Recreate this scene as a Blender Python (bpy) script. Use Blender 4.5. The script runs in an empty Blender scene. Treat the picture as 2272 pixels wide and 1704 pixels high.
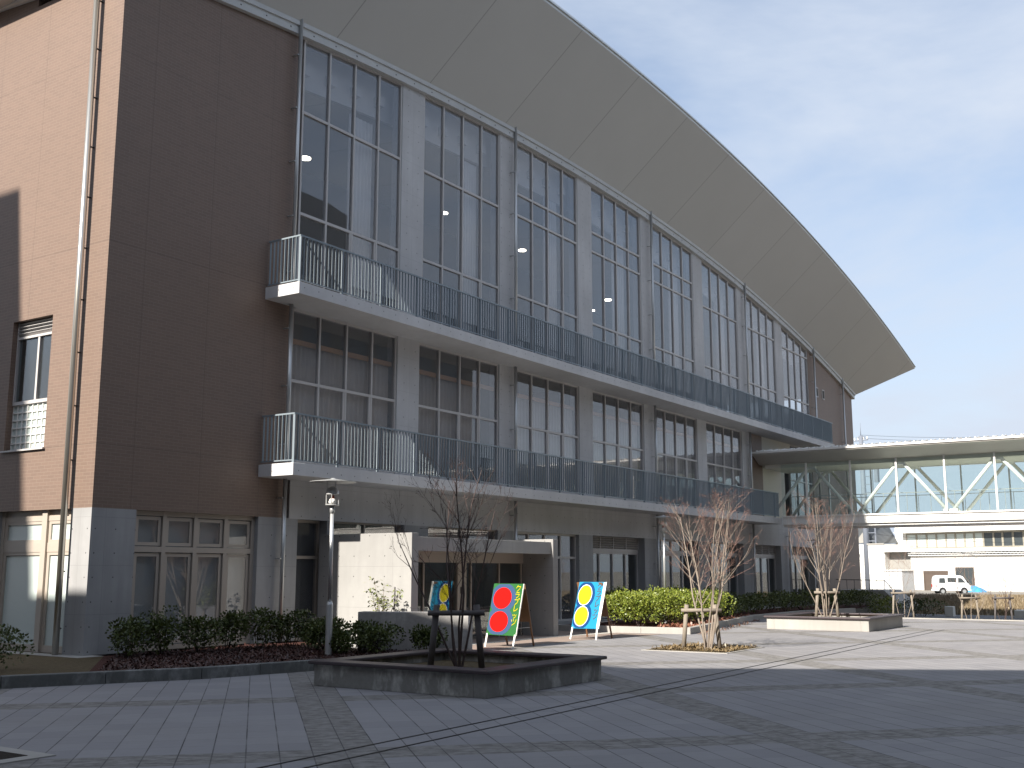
import bpy, bmesh, math, random
from mathutils import Vector, Matrix
random.seed(7)
sc = bpy.context.scene
col = sc.collection
# ------------------------------------------------------------------ camera
cam = bpy.data.objects.new("camera", bpy.data.cameras.new("camera"))
col.objects.link(cam)
_rt = Vector((0.55263, -0.833427, 0.000258)); _dn = Vector((0.140369, 0.0927715, -0.9857434)); _fw = Vector((0.821521, 0.544787, 0.168256))
M = Matrix.Identity(4)
for i in range(3):
    M[i][0] = _rt[i]; M[i][1] = -_dn[i]; M[i][2] = -_fw[i]
M[0][3], M[1][3], M[2][3] = -12.8352, -17.9191, 1.65
cam.matrix_world = M
cam.data.sensor_width = 36.0
cam.data.lens = 2437.2 / 2272 * 36
cam.data.clip_start = 0.1
cam.data.clip_end = 6000
sc.camera = cam
# ------------------------------------------------------------------ light
EL = math.radians(34.5)
SUN = Vector((-1, 0.10, 0)).normalized() * math.cos(EL) + Vector((0, 0, math.sin(EL)))   # towards the sun
world = bpy.data.worlds.new("World"); sc.world = world
world.use_nodes = True
wt = world.node_tree; wt.nodes.clear()
wo = wt.nodes.new('ShaderNodeOutputWorld'); wb = wt.nodes.new('ShaderNodeBackground')
sky = wt.nodes.new('ShaderNodeTexSky'); sky.sky_type = 'NISHITA'; sky.sun_disc = False
sky.sun_elevation = EL; sky.sun_rotation = math.atan2(SUN.x, SUN.y)
sky.air_density = 1.0; sky.dust_density = 1.2; sky.ozone_density = 1.6
SKY_STR = 0.074
wb.inputs['Strength'].default_value = SKY_STR
tc = wt.nodes.new('ShaderNodeTexCoord'); mp = wt.nodes.new('ShaderNodeMapping')
mp.inputs['Scale'].default_value = (1.0, 1.0, 2.6); mp.inputs['Rotation'].default_value = (0.25, 0.1, 0.5)
nz = wt.nodes.new('ShaderNodeTexNoise'); nz.inputs['Scale'].default_value = 2.3; nz.inputs['Detail'].default_value = 6; nz.inputs['Roughness'].default_value = 0.58
nz.inputs['Distortion'].default_value = 0.3
cr = wt.nodes.new('ShaderNodeValToRGB'); cr.color_ramp.elements[0].position = 0.27; cr.color_ramp.elements[1].position = 0.62
cr.color_ramp.elements[0].color = (0.15,)*3 + (1,); cr.color_ramp.elements[1].color = (0.92,)*3 + (1,)
mx = wt.nodes.new('ShaderNodeMix'); mx.data_type = 'RGBA'
mx.inputs['B'].default_value = (3.9, 4.35, 5.1, 1)
L = wt.links.new
L(tc.outputs['Generated'], mp.inputs['Vector']); L(mp.outputs[0], nz.inputs['Vector']); L(nz.outputs['Fac'], cr.inputs['Fac'])
sx = wt.nodes.new('ShaderNodeSeparateXYZ'); L(tc.outputs['Generated'], sx.inputs[0])
mr = wt.nodes.new('ShaderNodeMapRange'); mr.inputs['From Min'].default_value = 0.0; mr.inputs['From Max'].default_value = 0.45; mr.inputs['To Min'].default_value = 0.32; mr.inputs['To Max'].default_value = 0.0
L(sx.outputs['Z'], mr.inputs['Value'])
ad = wt.nodes.new('ShaderNodeMath'); ad.operation = 'ADD'; ad.use_clamp = True; L(cr.outputs['Color'], ad.inputs[0]); L(mr.outputs[0], ad.inputs[1])
L(ad.outputs[0], mx.inputs['Factor']); L(sky.outputs['Color'], mx.inputs['A']); L(mx.outputs['Result'], wb.inputs['Color']); L(wb.outputs[0], wo.inputs['Surface'])
sun = bpy.data.objects.new("sun", bpy.data.lights.new("sun", 'SUN')); col.objects.link(sun)
sun.data.energy = 3.9; sun.data.angle = math.radians(0.53); sun.data.color = (1.0, 0.93, 0.83)
sun.rotation_euler = SUN.to_track_quat('Z', 'Y').to_euler()
sc.view_settings.view_transform = 'Standard'; sc.view_settings.look = 'None'
sc.view_settings.exposure = 1.28; sc.view_settings.gamma = 1.0
try:
    sc.cycles.max_bounces = 8; sc.cycles.transparent_max_bounces = 16
    sc.cycles.caustics_reflective = False; sc.cycles.caustics_refractive = False
except Exception: pass

# ------------------------------------------------------------------ materials
class NT:
    def __init__(s, name):
        s.m = bpy.data.materials.new(name); s.m.use_nodes = True; s.t = s.m.node_tree
        s.b = s.t.nodes['Principled BSDF']; s.o = s.t.nodes['Material Output']
    def n(s, ty, **kw):
        x = s.t.nodes.new(ty)
        for k, v in kw.items(): setattr(x, k, v)
        return x
    def l(s, a, b): s.t.links.new(a, b)
    def val(s, sock, v):
        if hasattr(v, 'links') or isinstance(v, bpy.types.NodeSocket): s.l(v, sock)
        else: sock.default_value = v
    def math(s, op, a, b=0.0, c=None):
        x = s.n('ShaderNodeMath', operation=op); s.val(x.inputs[0], a); s.val(x.inputs[1], b)
        if c is not None: s.val(x.inputs[2], c)
        return x.outputs[0]
    def mix(s, f, a, b):
        x = s.n('ShaderNodeMix', data_type='RGBA'); s.val(x.inputs['Factor'], f)
        for k, v in (('A', a), ('B', b)): s.val(x.inputs[k], v if not isinstance(v, tuple) else (*v, 1)[:4])
        return x.outputs['Result']
    def noise(s, vec, scale, detail=3, rough=0.5):
        x = s.n('ShaderNodeTexNoise'); s.l(vec, x.inputs['Vector']); x.inputs['Scale'].default_value = scale
        x.inputs['Detail'].default_value = detail; x.inputs['Roughness'].default_value = rough
        return x.outputs['Fac']
    def ramp(s, f, a, b, lo=0.0, hi=1.0):
        x = s.n('ShaderNodeMapRange'); s.l(f, x.inputs['Value'])
        for k, v in (('From Min', a), ('From Max', b), ('To Min', lo), ('To Max', hi)): x.inputs[k].default_value = v
        return x.outputs['Result']
    def obj(s): return s.n('ShaderNodeTexCoord').outputs['Object']
    def xyz(s, v):
        x = s.n('ShaderNodeSeparateXYZ'); s.l(v, x.inputs[0]); return x.outputs
    def line(s, c, period, off, w):       # 1 on a joint line of width w
        a = s.math('ADD', c, -off + period * 40 + period / 2)
        a = s.math('MODULO', a, period); a = s.math('SUBTRACT', a, period / 2); a = s.math('ABSOLUTE', a)
        return s.math('LESS_THAN', a, w / 2)
    def bump(s, h, strength=0.3, dist=0.02):
        x = s.n('ShaderNodeBump'); x.inputs['Strength'].default_value = strength; x.inputs['Distance'].default_value = dist
        s.l(h, x.inputs['Height']); s.l(x.outputs[0], s.b.inputs['Normal'])

def plain(name, c, rough=0.6, metal=0.0, var=0.12, scale=3.0, spec=0.5, bump=0.0):
    k = NT(name); v = k.obj(); f = k.noise(v, scale, 5, 0.6)
    d = tuple(x * (1 - var) for x in c); e = tuple(min(1, x * (1 + var)) for x in c)
    k.l(k.mix(f, d, e), k.b.inputs['Base Color'])
    k.b.inputs['Roughness'].default_value = rough; k.b.inputs['Metallic'].default_value = metal
    k.b.inputs['Specular IOR Level'].default_value = spec
    if bump: k.bump(k.noise(v, scale * 12, 3), bump, 0.01)
    return k.m

def concrete(name, c, holes=True, stain=0.5, panel=True):
    k = NT(name); v = k.obj(); x, y, z = k.xyz(v)
    s = k.math('ADD', x, y)
    big = k.noise(v, 0.45, 4, 0.55); fine = k.noise(v, 9, 5, 0.65)
    mpn = k.n('ShaderNodeMapping'); mpn.inputs['Scale'].default_value = (3.5, 3.5, 0.35); k.l(v, mpn.inputs['Vector'])
    drip = k.noise(mpn.outputs[0], 1.3, 5, 0.6)
    lo = tuple(q * (1 - 0.36 * stain) for q in c); hi = tuple(q * 1.10 for q in c)
    a = k.mix(k.ramp(big, 0.3, 0.7), lo, hi)
    a = k.mix(k.ramp(drip, 0.42, 0.72, 0, 0.5 * stain), a, tuple(q * 0.62 for q in c))
    a = k.mix(k.ramp(fine, 0.35, 0.65, 0, 0.22), a, tuple(q * 0.8 for q in c))
    if holes:
        def sq(cc, p, o):
            q = k.math('MODULO', k.math('ADD', cc, p * 200.5 - o), p); q = k.math('SUBTRACT', q, p / 2); return k.math('MULTIPLY', q, q)
        r = k.math('ADD', sq(s, 0.45, 0.1), sq(z, 0.45, 0.19))
        dot = k.math('LESS_THAN', r, 0.014 ** 2)
        a = k.mix(k.math('MULTIPLY', dot, 0.8), a, (0.03, 0.03, 0.03))
    if panel:
        ln = k.math('MAXIMUM', k.line(s, 1.8, 0.32, 0.008), k.line(z, 0.9, 0.86, 0.008))
        a = k.mix(k.math('MULTIPLY', ln, 0.35), a, tuple(q * 0.4 for q in c))
    k.l(a, k.b.inputs['Base Color']); k.b.inputs['Roughness'].default_value = 0.75
    k.b.inputs['Specular IOR Level'].default_value = 0.3
    k.bump(fine, 0.12, 0.01)
    return k.m

def brick_mat():
    k = NT('brown_brick_tile'); v = k.obj(); x, y, z = k.xyz(v); s = k.math('ADD', x, y)
    cb = k.n('ShaderNodeCombineXYZ'); k.l(s, cb.inputs[0]); k.l(z, cb.inputs[1])
    b = k.n('ShaderNodeTexBrick'); k.l(cb.outputs[0], b.inputs['Vector'])
    b.inputs['Scale'].default_value = 1.0; b.inputs['Mortar Size'].default_value = 0.005
    b.inputs['Brick Width'].default_value = 0.225; b.inputs['Row Height'].default_value = 0.066
    b.inputs['Color1'].default_value = (0.205, 0.140, 0.109, 1); b.inputs['Color2'].default_value = (0.183, 0.126, 0.099, 1)
    b.inputs['Mortar'].default_value = (0.245, 0.185, 0.145, 1)
    big = k.noise(v, 0.35, 4)
    a = k.mix(k.ramp(big, 0.3, 0.7, 0, 0.3), b.outputs['Color'], (0.175, 0.125, 0.098))
    ln = k.math('MAXIMUM', k.line(s, 1.65, 0.855, 0.016), k.line(z, 3.98, 0.06, 0.016))
    a = k.mix(k.math('MULTIPLY', ln, 0.3), a, (0.05, 0.035, 0.03))
    k.l(a, k.b.inputs['Base Color']); k.b.inputs['Roughness'].default_value = 0.55
    k.bump(b.outputs['Fac'], -0.2, 0.003)
    return k.m

def glass(name, tint=(0.86, 0.9, 0.9), r0=0.09, haze=0.03, p=5.0):
    k = NT(name); k.t.nodes.remove(k.b)
    g = k.n('ShaderNodeNewGeometry'); d = k.n('ShaderNodeVectorMath', operation='DOT_PRODUCT')
    k.l(g.outputs['Normal'], d.inputs[0]); k.l(g.outputs['Incoming'], d.inputs[1])
    c = k.math('SUBTRACT', 1.0, k.math('ABSOLUTE', d.outputs['Value'])); c = k.math('POWER', c, p)
    f = k.math('MULTIPLY_ADD', c, 1 - r0, r0)
    tr = k.n('ShaderNodeBsdfTransparent'); tr.inputs['Color'].default_value = (*tint, 1)
    gl = k.n('ShaderNodeBsdfGlossy'); gl.inputs['Roughness'].default_value = 0.0; gl.inputs['Color'].default_value = (0.90, 0.90, 0.90, 1)
    bp = k.n('ShaderNodeBump'); bp.inputs['Strength'].default_value = 0.035; bp.inputs['Distance'].default_value = 0.02
    k.l(k.noise(k.obj(), 0.9, 1), bp.inputs['Height']); k.l(bp.outputs[0], gl.inputs['Normal'])
    df = k.n('ShaderNodeBsdfDiffuse'); df.inputs['Color'].default_value = (0.5, 0.52, 0.55, 1)  # diffuse grey painted over the pane as a haze
    m0 = k.n('ShaderNodeMixShader'); m0.inputs[0].default_value = haze; k.l(tr.outputs[0], m0.inputs[1]); k.l(df.outputs[0], m0.inputs[2])
    m1 = k.n('ShaderNodeMixShader'); k.l(f, m1.inputs[0]); k.l(m0.outputs[0], m1.inputs[1]); k.l(gl.outputs[0], m1.inputs[2])
    k.l(m1.outputs[0], k.o.inputs['Surface'])
    return k.m

def leaf_mat(name, c1, c2):
    k = NT(name); v = k.obj(); oi = k.n('ShaderNodeNewGeometry').outputs['Random Per Island']
    a = k.mix(oi, c1, c2); a = k.mix(k.ramp(k.noise(v, 2.5, 2), 0.4, 0.65, 0, 0.35), a, tuple(q * 0.6 for q in c1))
    k.l(a, k.b.inputs['Base Color']); k.b.inputs['Roughness'].default_value = 0.45
    return k.m

def paving_mat():
    k = NT('plaza_paving_stone'); v = k.obj(); x, y, z = k.xyz(v)
    ca, sa = math.cos(math.radians(46.5)), math.sin(math.radians(46.5))
    u = k.math('ADD', k.math('MULTIPLY', x, ca), k.math('MULTIPLY', y, sa))
    w = k.math('SUBTRACT', k.math('MULTIPLY', x, sa), k.math('MULTIPLY', y, ca))
    # bands two tiles wide every 4.5 m
    def band(c, o):
        q = k.math('MODULO', k.math('ADD', c, 90 - o), 4.5); return k.math('LESS_THAN', q, 0.6)
    bd = k.math('MAXIMUM', band(w, 3.6), band(u, -7.05))
    mpn = k.n('ShaderNodeMapping'); mpn.inputs['Rotation'].default_value = (0, 0, math.radians(-46.5)); mpn.inputs['Scale'].default_value = (1, 1, 1); k.l(v, mpn.inputs['Vector'])
    stx = k.n('ShaderNodeMapping'); stx.inputs['Scale'].default_value = (5, 2.2, 1); k.l(mpn.outputs[0], stx.inputs['Vector'])
    streak = k.noise(stx.outputs[0], 2.2, 6, 0.7)
    # random tone per tile
    cb = k.n('ShaderNodeCombineXYZ')
    k.l(k.math('FLOOR', k.math('DIVIDE', k.math('ADD', u, 0.15), 0.45)), cb.inputs[0]); k.l(k.math('FLOOR', k.math('DIVIDE', w, 0.3)), cb.inputs[1])
    wn = k.n('ShaderNodeTexWhiteNoise'); k.l(cb.outputs[0], wn.inputs['Vector'])
    base = k.mix(wn.outputs['Value'], (0.258, 0.254, 0.268), (0.304, 0.298, 0.308))
    base = k.mix(k.ramp(streak, 0.35, 0.7, 0, 0.25), base, (0.20, 0.19, 0.185))
    stain = k.noise(v, 0.25, 4, 0.6)
    base = k.mix(k.ramp(stain, 0.48, 0.72, 0, 0.3), base, (0.20, 0.185, 0.165))
    rough = k.mix(k.ramp(streak, 0.4, 0.6), (0.145, 0.137, 0.128), (0.27, 0.26, 0.25))
    a = k.mix(bd, base, rough)
    j1 = k.line(w, 0.3, 0.0, 0.012); j2 = k.math('MULTIPLY', k.line(u, 0.45, -0.15, 0.007), 0.45)
    blot = k.ramp(k.noise(v, 1.7, 3), 0.35, 0.6, 0.45, 1.0)
    a = k.mix(k.math('MULTIPLY', k.math('MAXIMUM', j1, j2), blot), a, (0.05, 0.047, 0.05))
    fine = k.noise(v, 60, 2); a = k.mix(k.ramp(fine, 0.4, 0.6, 0, 0.12), a, (0.2, 0.2, 0.2))
    k.l(a, k.b.inputs['Base Color']); k.b.inputs['Roughness'].default_value = 0.8
    k.b.inputs['Specular IOR Level'].default_value = 0.3
    k.bump(streak, 0.1, 0.01)
    return k.m

def soffit_mat():
    k = NT('roof_soffit_panel'); v = k.obj(); x, y, z = k.xyz(v)
    q = k.math('ADD', x, k.math('MULTIPLY', y, 0.217))
    ln = k.line(q, 3.77, 13.55, 0.035)
    n = k.noise(v, 0.5, 4)
    a = k.mix(n, (0.50, 0.50, 0.485), (0.55, 0.55, 0.535))
    pn = k.math('FLOOR', k.math('DIVIDE', k.math('SUBTRACT', q, 13.55), 3.77)); wn = k.n('ShaderNodeTexWhiteNoise', noise_dimensions='1D'); k.l(pn, wn.inputs['W'])
    a = k.mix(k.math('MULTIPLY', wn.outputs['Value'], .12), a, (.38, .38, .37))
    a = k.mix(k.math('MULTIPLY', ln, 0.45), a, (0.1, 0.1, 0.1))
    k.l(a, k.b.inputs['Base Color']); k.b.inputs['Roughness'].default_value = 0.6
    return k.m

def emit(name, c, s):
    k = NT(name); k.b.inputs['Emission Color'].default_value = (*c, 1); k.b.inputs['Emission Strength'].default_value = s
    k.b.inputs['Base Color'].default_value = (*c, 1); return k.m

MT = {}
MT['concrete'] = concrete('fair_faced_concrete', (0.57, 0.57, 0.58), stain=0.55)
MT['concrete_low'] = concrete('shade_toned_ground_concrete', (0.41, 0.41, 0.415), stain=0.9)  # wall concrete with ground-level shade darkened into its colour; heavier stain is wear
MT['concrete_porch'] = concrete('sun_toned_porch_concrete', (0.37, 0.365, 0.355), stain=0.55)  # same wall concrete, colour lowered to hold back the sun on the porch
MT['concrete_plain'] = concrete('smooth_concrete', (0.40, 0.385, 0.36), holes=False, stain=0.5, panel=False)
def stained(name, dark, light):
    k = NT(name); v = k.obj(); mpn = k.n('ShaderNodeMapping'); mpn.inputs['Scale'].default_value = (1.6, 1.6, .7); k.l(v, mpn.inputs['Vector'])
    a = k.mix(k.ramp(k.noise(mpn.outputs[0], 1.5, 6, 0.62), 0.50, 0.60), dark, light)
    a = k.mix(k.ramp(k.noise(v, 14, 5, 0.7), 0.35, 0.65, 0, 0.4), a, tuple(q * .6 for q in dark))
    k.l(a, k.b.inputs['Base Color']); k.b.inputs['Roughness'].default_value = 0.85; k.bump(k.noise(v, 25, 4), 0.2, 0.01); return k.m
MT['concrete_old'] = stained('weathered_concrete', (0.28, 0.275, 0.255), (0.58, 0.57, 0.54))
MT['brick'] = brick_mat()
MT['alu'] = plain('window_aluminium', (0.52, 0.50, 0.49), 0.45, 0.0, 0.05)
MT['alu_beige'] = plain('beige_aluminium', (0.44, 0.385, 0.33), 0.45, 0.0, 0.05)
MT['steel'] = plain('galvanised_steel', (0.55, 0.56, 0.56), 0.35, 0.7, 0.08)
MT['pipe_end'] = plain('stainless_pipe', (0.62, 0.60, 0.55), 0.28, 0.85, 0.05)  # end-wall pipe, brighter and warmer metal than the facade pipes
MT['beam'] = plain('eave_beam_paint', (0.52, 0.53, 0.53), 0.5, 0.0, 0.12)
MT['rail'] = plain('blue_grey_rail_paint', (0.24, 0.285, 0.32), 0.4, 0.1, 0.08)
MT['soffit'] = soffit_mat()
MT['roof'] = plain('roof_sheet', (0.55, 0.57, 0.57), 0.35, 0.5, 0.06)
MT['white'] = plain('white_paint', (0.78, 0.77, 0.74), 0.45, 0, 0.03)
MT['cream'] = plain('cream_ceiling', (0.62, 0.60, 0.52), 0.6, 0, 0.04)
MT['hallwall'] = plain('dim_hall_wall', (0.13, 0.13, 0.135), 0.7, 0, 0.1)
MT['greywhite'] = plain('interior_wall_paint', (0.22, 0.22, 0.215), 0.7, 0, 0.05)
MT['dark'] = plain('dark_interior', (0.06, 0.055, 0.05), 0.8, 0, 0.3)  # near-black colour standing in for unlit interior
MT['darkfloor'] = plain('interior_floor', (0.16, 0.13, 0.10), 0.5, 0, 0.2)
MT['black'] = plain('black_metal', (0.02, 0.02, 0.022), 0.5, 0.2, 0.2)
MT['rail_wood'] = plain('orange_brown_wood', (0.62, 0.34, 0.16), 0.5)
MT['wood_brown'] = plain('oiled_wood', (0.20, 0.10, 0.05), 0.5, 0, 0.3)
MT['curtain'] = plain('grey_curtain_cloth', (0.85, 0.83, 0.80), 0.9, 0, 0.1)
MT['curtain_dark'] = plain('brown_curtain_cloth', (0.80, 0.73, 0.66), 0.9, 0, 0.2)
MT['blind'] = plain('roller_blind_cloth', (0.60, 0.64, 0.62), 0.8, 0, 0.06)
MT['frost'] = plain('frosted_glass', (0.55, 0.62, 0.60), 0.25, 0, 0.05, 1.0, 0.6)
MT['glass'] = glass('window_glass', (0.88, 0.88, 0.89), r0=0.08, p=4.8, haze=0.10)  # grey haze lifts the brightness of these panes
MT['glass2'] = glass('door_glass', (0.75, 0.8, 0.8), r0=0.12)
MT['glass_bridge'] = glass('tinted_bridge_glass', (0.935, 0.975, 0.97), r0=0.025, haze=0.015)
MT['lamp_on'] = emit('lit_lamp', (1.0, 0.93, 0.75), 6.0)
MT['paving'] = paving_mat()
MT['capwood'] = plain('dark_stained_timber', (0.055, 0.040, 0.045), 0.45, 0, 0.35, 6)
MT['kerb'] = stained('kerb_stone', (0.13, 0.135, 0.13), (0.24, 0.245, 0.24))
MT['wall_old'] = stained('low_wall_concrete', (0.36, 0.35, 0.34), (0.46, 0.45, 0.44))
MT['soil'] = plain('brown_soil', (0.11, 0.085, 0.05), 0.95, 0, 0.5, 14, 0.2, 0.8)
MT['darksoil'] = plain('damp_dark_soil', (0.03, 0.025, 0.02), 0.95, 0, 0.5, 14, 0.2, 0.8)
MT['mulch'] = plain('red_brown_bark_mulch', (0.08, 0.035, 0.028), 0.95, 0, 0.5, 30, 0.2, 0.9)
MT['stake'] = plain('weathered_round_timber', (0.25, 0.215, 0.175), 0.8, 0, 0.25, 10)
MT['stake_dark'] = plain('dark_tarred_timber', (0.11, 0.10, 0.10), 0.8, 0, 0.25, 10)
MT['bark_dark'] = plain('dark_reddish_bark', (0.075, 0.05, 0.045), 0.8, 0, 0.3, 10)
MT['bark'] = plain('pinkish_grey_bark', (0.27, 0.225, 0.185), 0.8, 0, 0.25, 8)
MT['bark_red'] = plain('red_brown_twig', (0.22, 0.13, 0.105), 0.8, 0, 0.25, 8)
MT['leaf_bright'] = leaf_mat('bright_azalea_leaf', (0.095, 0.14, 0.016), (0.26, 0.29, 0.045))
MT['leaf_shaded'] = leaf_mat('shaded_azalea_leaf', (0.045, 0.068, 0.014), (0.11, 0.135, 0.03))  # same azalea leaf with the shade of the beds darkened into the colour
MT['leaf_pale'] = leaf_mat('pale_bamboo_leaf', (0.12, 0.15, 0.035), (0.26, 0.28, 0.08))
MT['grass_dry'] = leaf_mat('dry_grass', (0.20, 0.155, 0.095), (0.33, 0.26, 0.17))
MT['ground'] = plain('far_ground_gravel', (0.24, 0.22, 0.19), 0.95, 0, 0.2, 0.5)
MT['asphalt'] = plain('grey_asphalt', (0.16, 0.16, 0.17), 0.9, 0, 0.15, 2)
MT['brownpave'] = plain('red_brown_paving', (0.30, 0.235, 0.20), 0.85, 0, 0.15, 5)
MT['tactile'] = plain('pale_tactile_paving', (0.52, 0.50, 0.45), 0.8, 0, 0.1, 30)
MT['wall_white'] = plain('white_cladding', (0.66, 0.65, 0.62), 0.6, 0, 0.04, 1)
MT['tile_roof'] = plain('grey_roof_tile', (0.08, 0.09, 0.10), 0.5, 0, 0.2, 3)
MT['rubber'] = plain('tyre_rubber', (0.03, 0.03, 0.03), 0.8)
MT['carwhite'] = plain('white_car_paint', (0.75, 0.76, 0.77), 0.25, 0, 0.02)
MT['carglass'] = plain('dark_car_glass', (0.05, 0.06, 0.065), 0.08, 0, 0.05)
MT['tarp'] = plain('blue_tarpaulin', (0.05, 0.27, 0.52), 0.5, 0, 0.15, 2)
MT['red'] = plain('red_sign_paint', (0.56, 0.008, 0.006), 0.9, 0, 0.04, spec=0.1)
MT['green'] = plain('green_sign_paint', (0.03, 0.13, 0.04), 0.9, 0, 0.06, spec=0.1)
MT['sblue'] = plain('slate_blue_sign_paint', (0.045, 0.085, 0.17), 0.9, 0, 0.06, spec=0.1)
MT['yellow'] = plain('yellow_sign_paint', (0.50, 0.43, 0.015), 0.9, 0, 0.04, spec=0.1)
MT['lblue'] = plain('sky_blue_sign_paint', (0.02, 0.24, 0.42), 0.9, 0, 0.05, spec=0.1)
MT['navy'] = plain('dark_blue_sign_paint', (0.01, 0.055, 0.18), 0.9, 0, 0.05, spec=0.1)
MT['cementsheet'] = plain('grey_cladding_sheet', (0.30, 0.29, 0.27), 0.7, 0, 0.08, 0.6)
MT['bldg_dark'] = plain('dark_reflected_cladding', (0.10, 0.095, 0.08), 0.7, 0, 0.1, 0.6)

# ------------------------------------------------------------------ mesh helpers
class MB:
    def __init__(s): s.v = []; s.f = []; s.mi = []
    def add(s, vs, fs, mi=0):
        o = len(s.v); s.v += [tuple(q) for q in vs]; s.f += [tuple(i + o for i in f) for f in fs]; s.mi += [mi] * len(fs)
    def box(s, x0, x1, y0, y1, z0, z1, mi=0): s.hexa(x0, x1, y0, y1, z0, z0, z1, z1, mi)
    def hexa(s, x0, x1, y0, y1, za, zb, zc, zd, mi=0):   # za,zb bottoms at x0,x1; zc,zd tops
        s.add([(x0, y0, za), (x1, y0, zb), (x1, y1, zb), (x0, y1, za), (x0, y0, zc), (x1, y0, zd), (x1, y1, zd), (x0, y1, zc)],
              [(0, 3, 2, 1), (4, 5, 6, 7), (0, 1, 5, 4), (1, 2, 6, 5), (2, 3, 7, 6), (3, 0, 4, 7)], mi)
    def obox(s, c, ax, ay, az, mi=0):                  # oriented box, half vectors
        c, ax, ay, az = map(Vector, (c, ax, ay, az)); P = []
        for k in (-1, 1):
            for a, b in ((-1, -1), (1, -1), (1, 1), (-1, 1)): P.append(c + ax * a + ay * b + az * k)
        s.add(P, [(0, 3, 2, 1), (4, 5, 6, 7), (0, 1, 5, 4), (1, 2, 6, 5), (2, 3, 7, 6), (3, 0, 4, 7)], mi)
    def tube(s, pts, rad, n=8, cap=True, mi=0):
        pts = [Vector(p) for p in pts]
        if not isinstance(rad, (list, tuple)): rad = [rad] * len(pts)
        o = len(s.v); rings = []
        up = None
        for i, p in enumerate(pts):
            d = (pts[min(i + 1, len(pts) - 1)] - pts[max(i - 1, 0)])
            if d.length < 1e-9: d = Vector((0, 0, 1))
            d.normalize()
            if up is None: up = Vector((1, 0, 0)) if abs(d.x) < 0.8 else Vector((0, 1, 0))
            a = d.cross(up)
            if a.length < 1e-6: a = d.orthogonal()
            a.normalize(); b = d.cross(a); up = -b if False else up
            for j in range(n):
                t = 2 * math.pi * j / n; q = p + (a * math.cos(t) + b * math.sin(t)) * rad[i]; s.v.append(tuple(q))
        fs = []
        for i in range(len(pts) - 1):
            for j in range(n):
                k = (j + 1) % n; fs.append((o + i * n + j, o + i * n + k, o + (i + 1) * n + k, o + (i + 1) * n + j))
        if cap:
            fs.append(tuple(o + j for j in range(n - 1, -1, -1))); fs.append(tuple(o + (len(pts) - 1) * n + j for j in range(n)))
        s.f += fs; s.mi += [mi] * len(fs)
    def lathe(s, c, prof, n=24, mi=0):                 # prof [(r,z)]
        o = len(s.v); c = Vector(c)
        for r, z in prof:
            for j in range(n):
                t = 2 * math.pi * j / n; s.v.append((c.x + r * math.cos(t), c.y + r * math.sin(t), c.z + z))
        fs = []
        for i in range(len(prof) - 1):
            for j in range(n):
                k = (j + 1) % n; fs.append((o + i * n + j, o + i * n + k, o + (i + 1) * n + k, o + (i + 1) * n + j))
        fs.append(tuple(o + j for j in range(n - 1, -1, -1))); fs.append(tuple(o + (len(prof) - 1) * n + j for j in range(n)))
        s.f += fs; s.mi += [mi] * len(fs)
    def prism(s, poly, vec, mi=0):                     # poly of 3-D points extruded by vec
        poly = [Vector(p) for p in poly]; vec = Vector(vec); n = len(poly)
        s.add(poly + [p + vec for p in poly], [tuple(range(n - 1, -1, -1)), tuple(range(n, 2 * n))] + [(i, (i + 1) % n, n + (i + 1) % n, n + i) for i in range(n)], mi)
    def build_each(s, name, mat, parent=None, smooth=False):
        # one object per connected primitive that was added
        par = list(range(len(s.v)))
        def find(a):
            while par[a] != a: par[a] = par[par[a]]; a = par[a]
            return a
        for f in s.f:
            r = find(f[0])
            for i in f[1:]: par[find(i)] = r
        groups = {}
        for i in range(len(s.v)): groups.setdefault(find(i), []).append(i)
        fg = {}
        for f in s.f: fg.setdefault(find(f[0]), []).append(f)
        for r, ids in groups.items():
            mp_ = {v: k for k, v in enumerate(ids)}; m = MB(); m.v = [s.v[i] for i in ids]; m.f = [tuple(mp_[i] for i in f) for f in fg[r]]; m.mi = [0] * len(m.f)
            o = m.build(name, mat, parent, smooth)
        return o
    def build(s, name, mats, parent=None, smooth=False, bevel=0.0):
        me = bpy.data.meshes.new(name); me.from_pydata(s.v, [], s.f); me.update()
        if not isinstance(mats, (list, tuple)): mats = [mats]
        for m in mats: me.materials.append(MT[m] if isinstance(m, str) else m)
        if len(mats) > 1: me.polygons.foreach_set('material_index', s.mi)
        if smooth: me.polygons.foreach_set('use_smooth', [True] * len(me.polygons))
        o = bpy.data.objects.new(name, me); col.objects.link(o)
        if parent: o.parent = parent
        if bevel:
            b = o.modifiers.new('bevel', 'BEVEL'); b.width = bevel; b.segments = 2; b.limit_method = 'ANGLE'
        return o

def tag(o, label=None, cat=None, group=None, kind=None):
    if label: o['label'] = label
    if cat: o['category'] = cat
    if group: o['group'] = group
    if kind: o['kind'] = kind
    return o
def thing(name, label, cat, group=None, loc=(0, 0, 0), rz=0.0):
    o = bpy.data.objects.new(name, None); col.objects.link(o); o.location = loc; o.rotation_euler = (0, 0, rz); o.empty_display_size = 0.2
    return tag(o, label, cat, group)
def struct(mb, name, mat):
    return tag(mb.build(name, mat), kind='structure')
def copy_tree(o, parent=None):
    c = o.copy(); col.objects.link(c); c.parent = parent
    for ch in list(o.children): copy_tree(ch, c)
    return c

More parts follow.
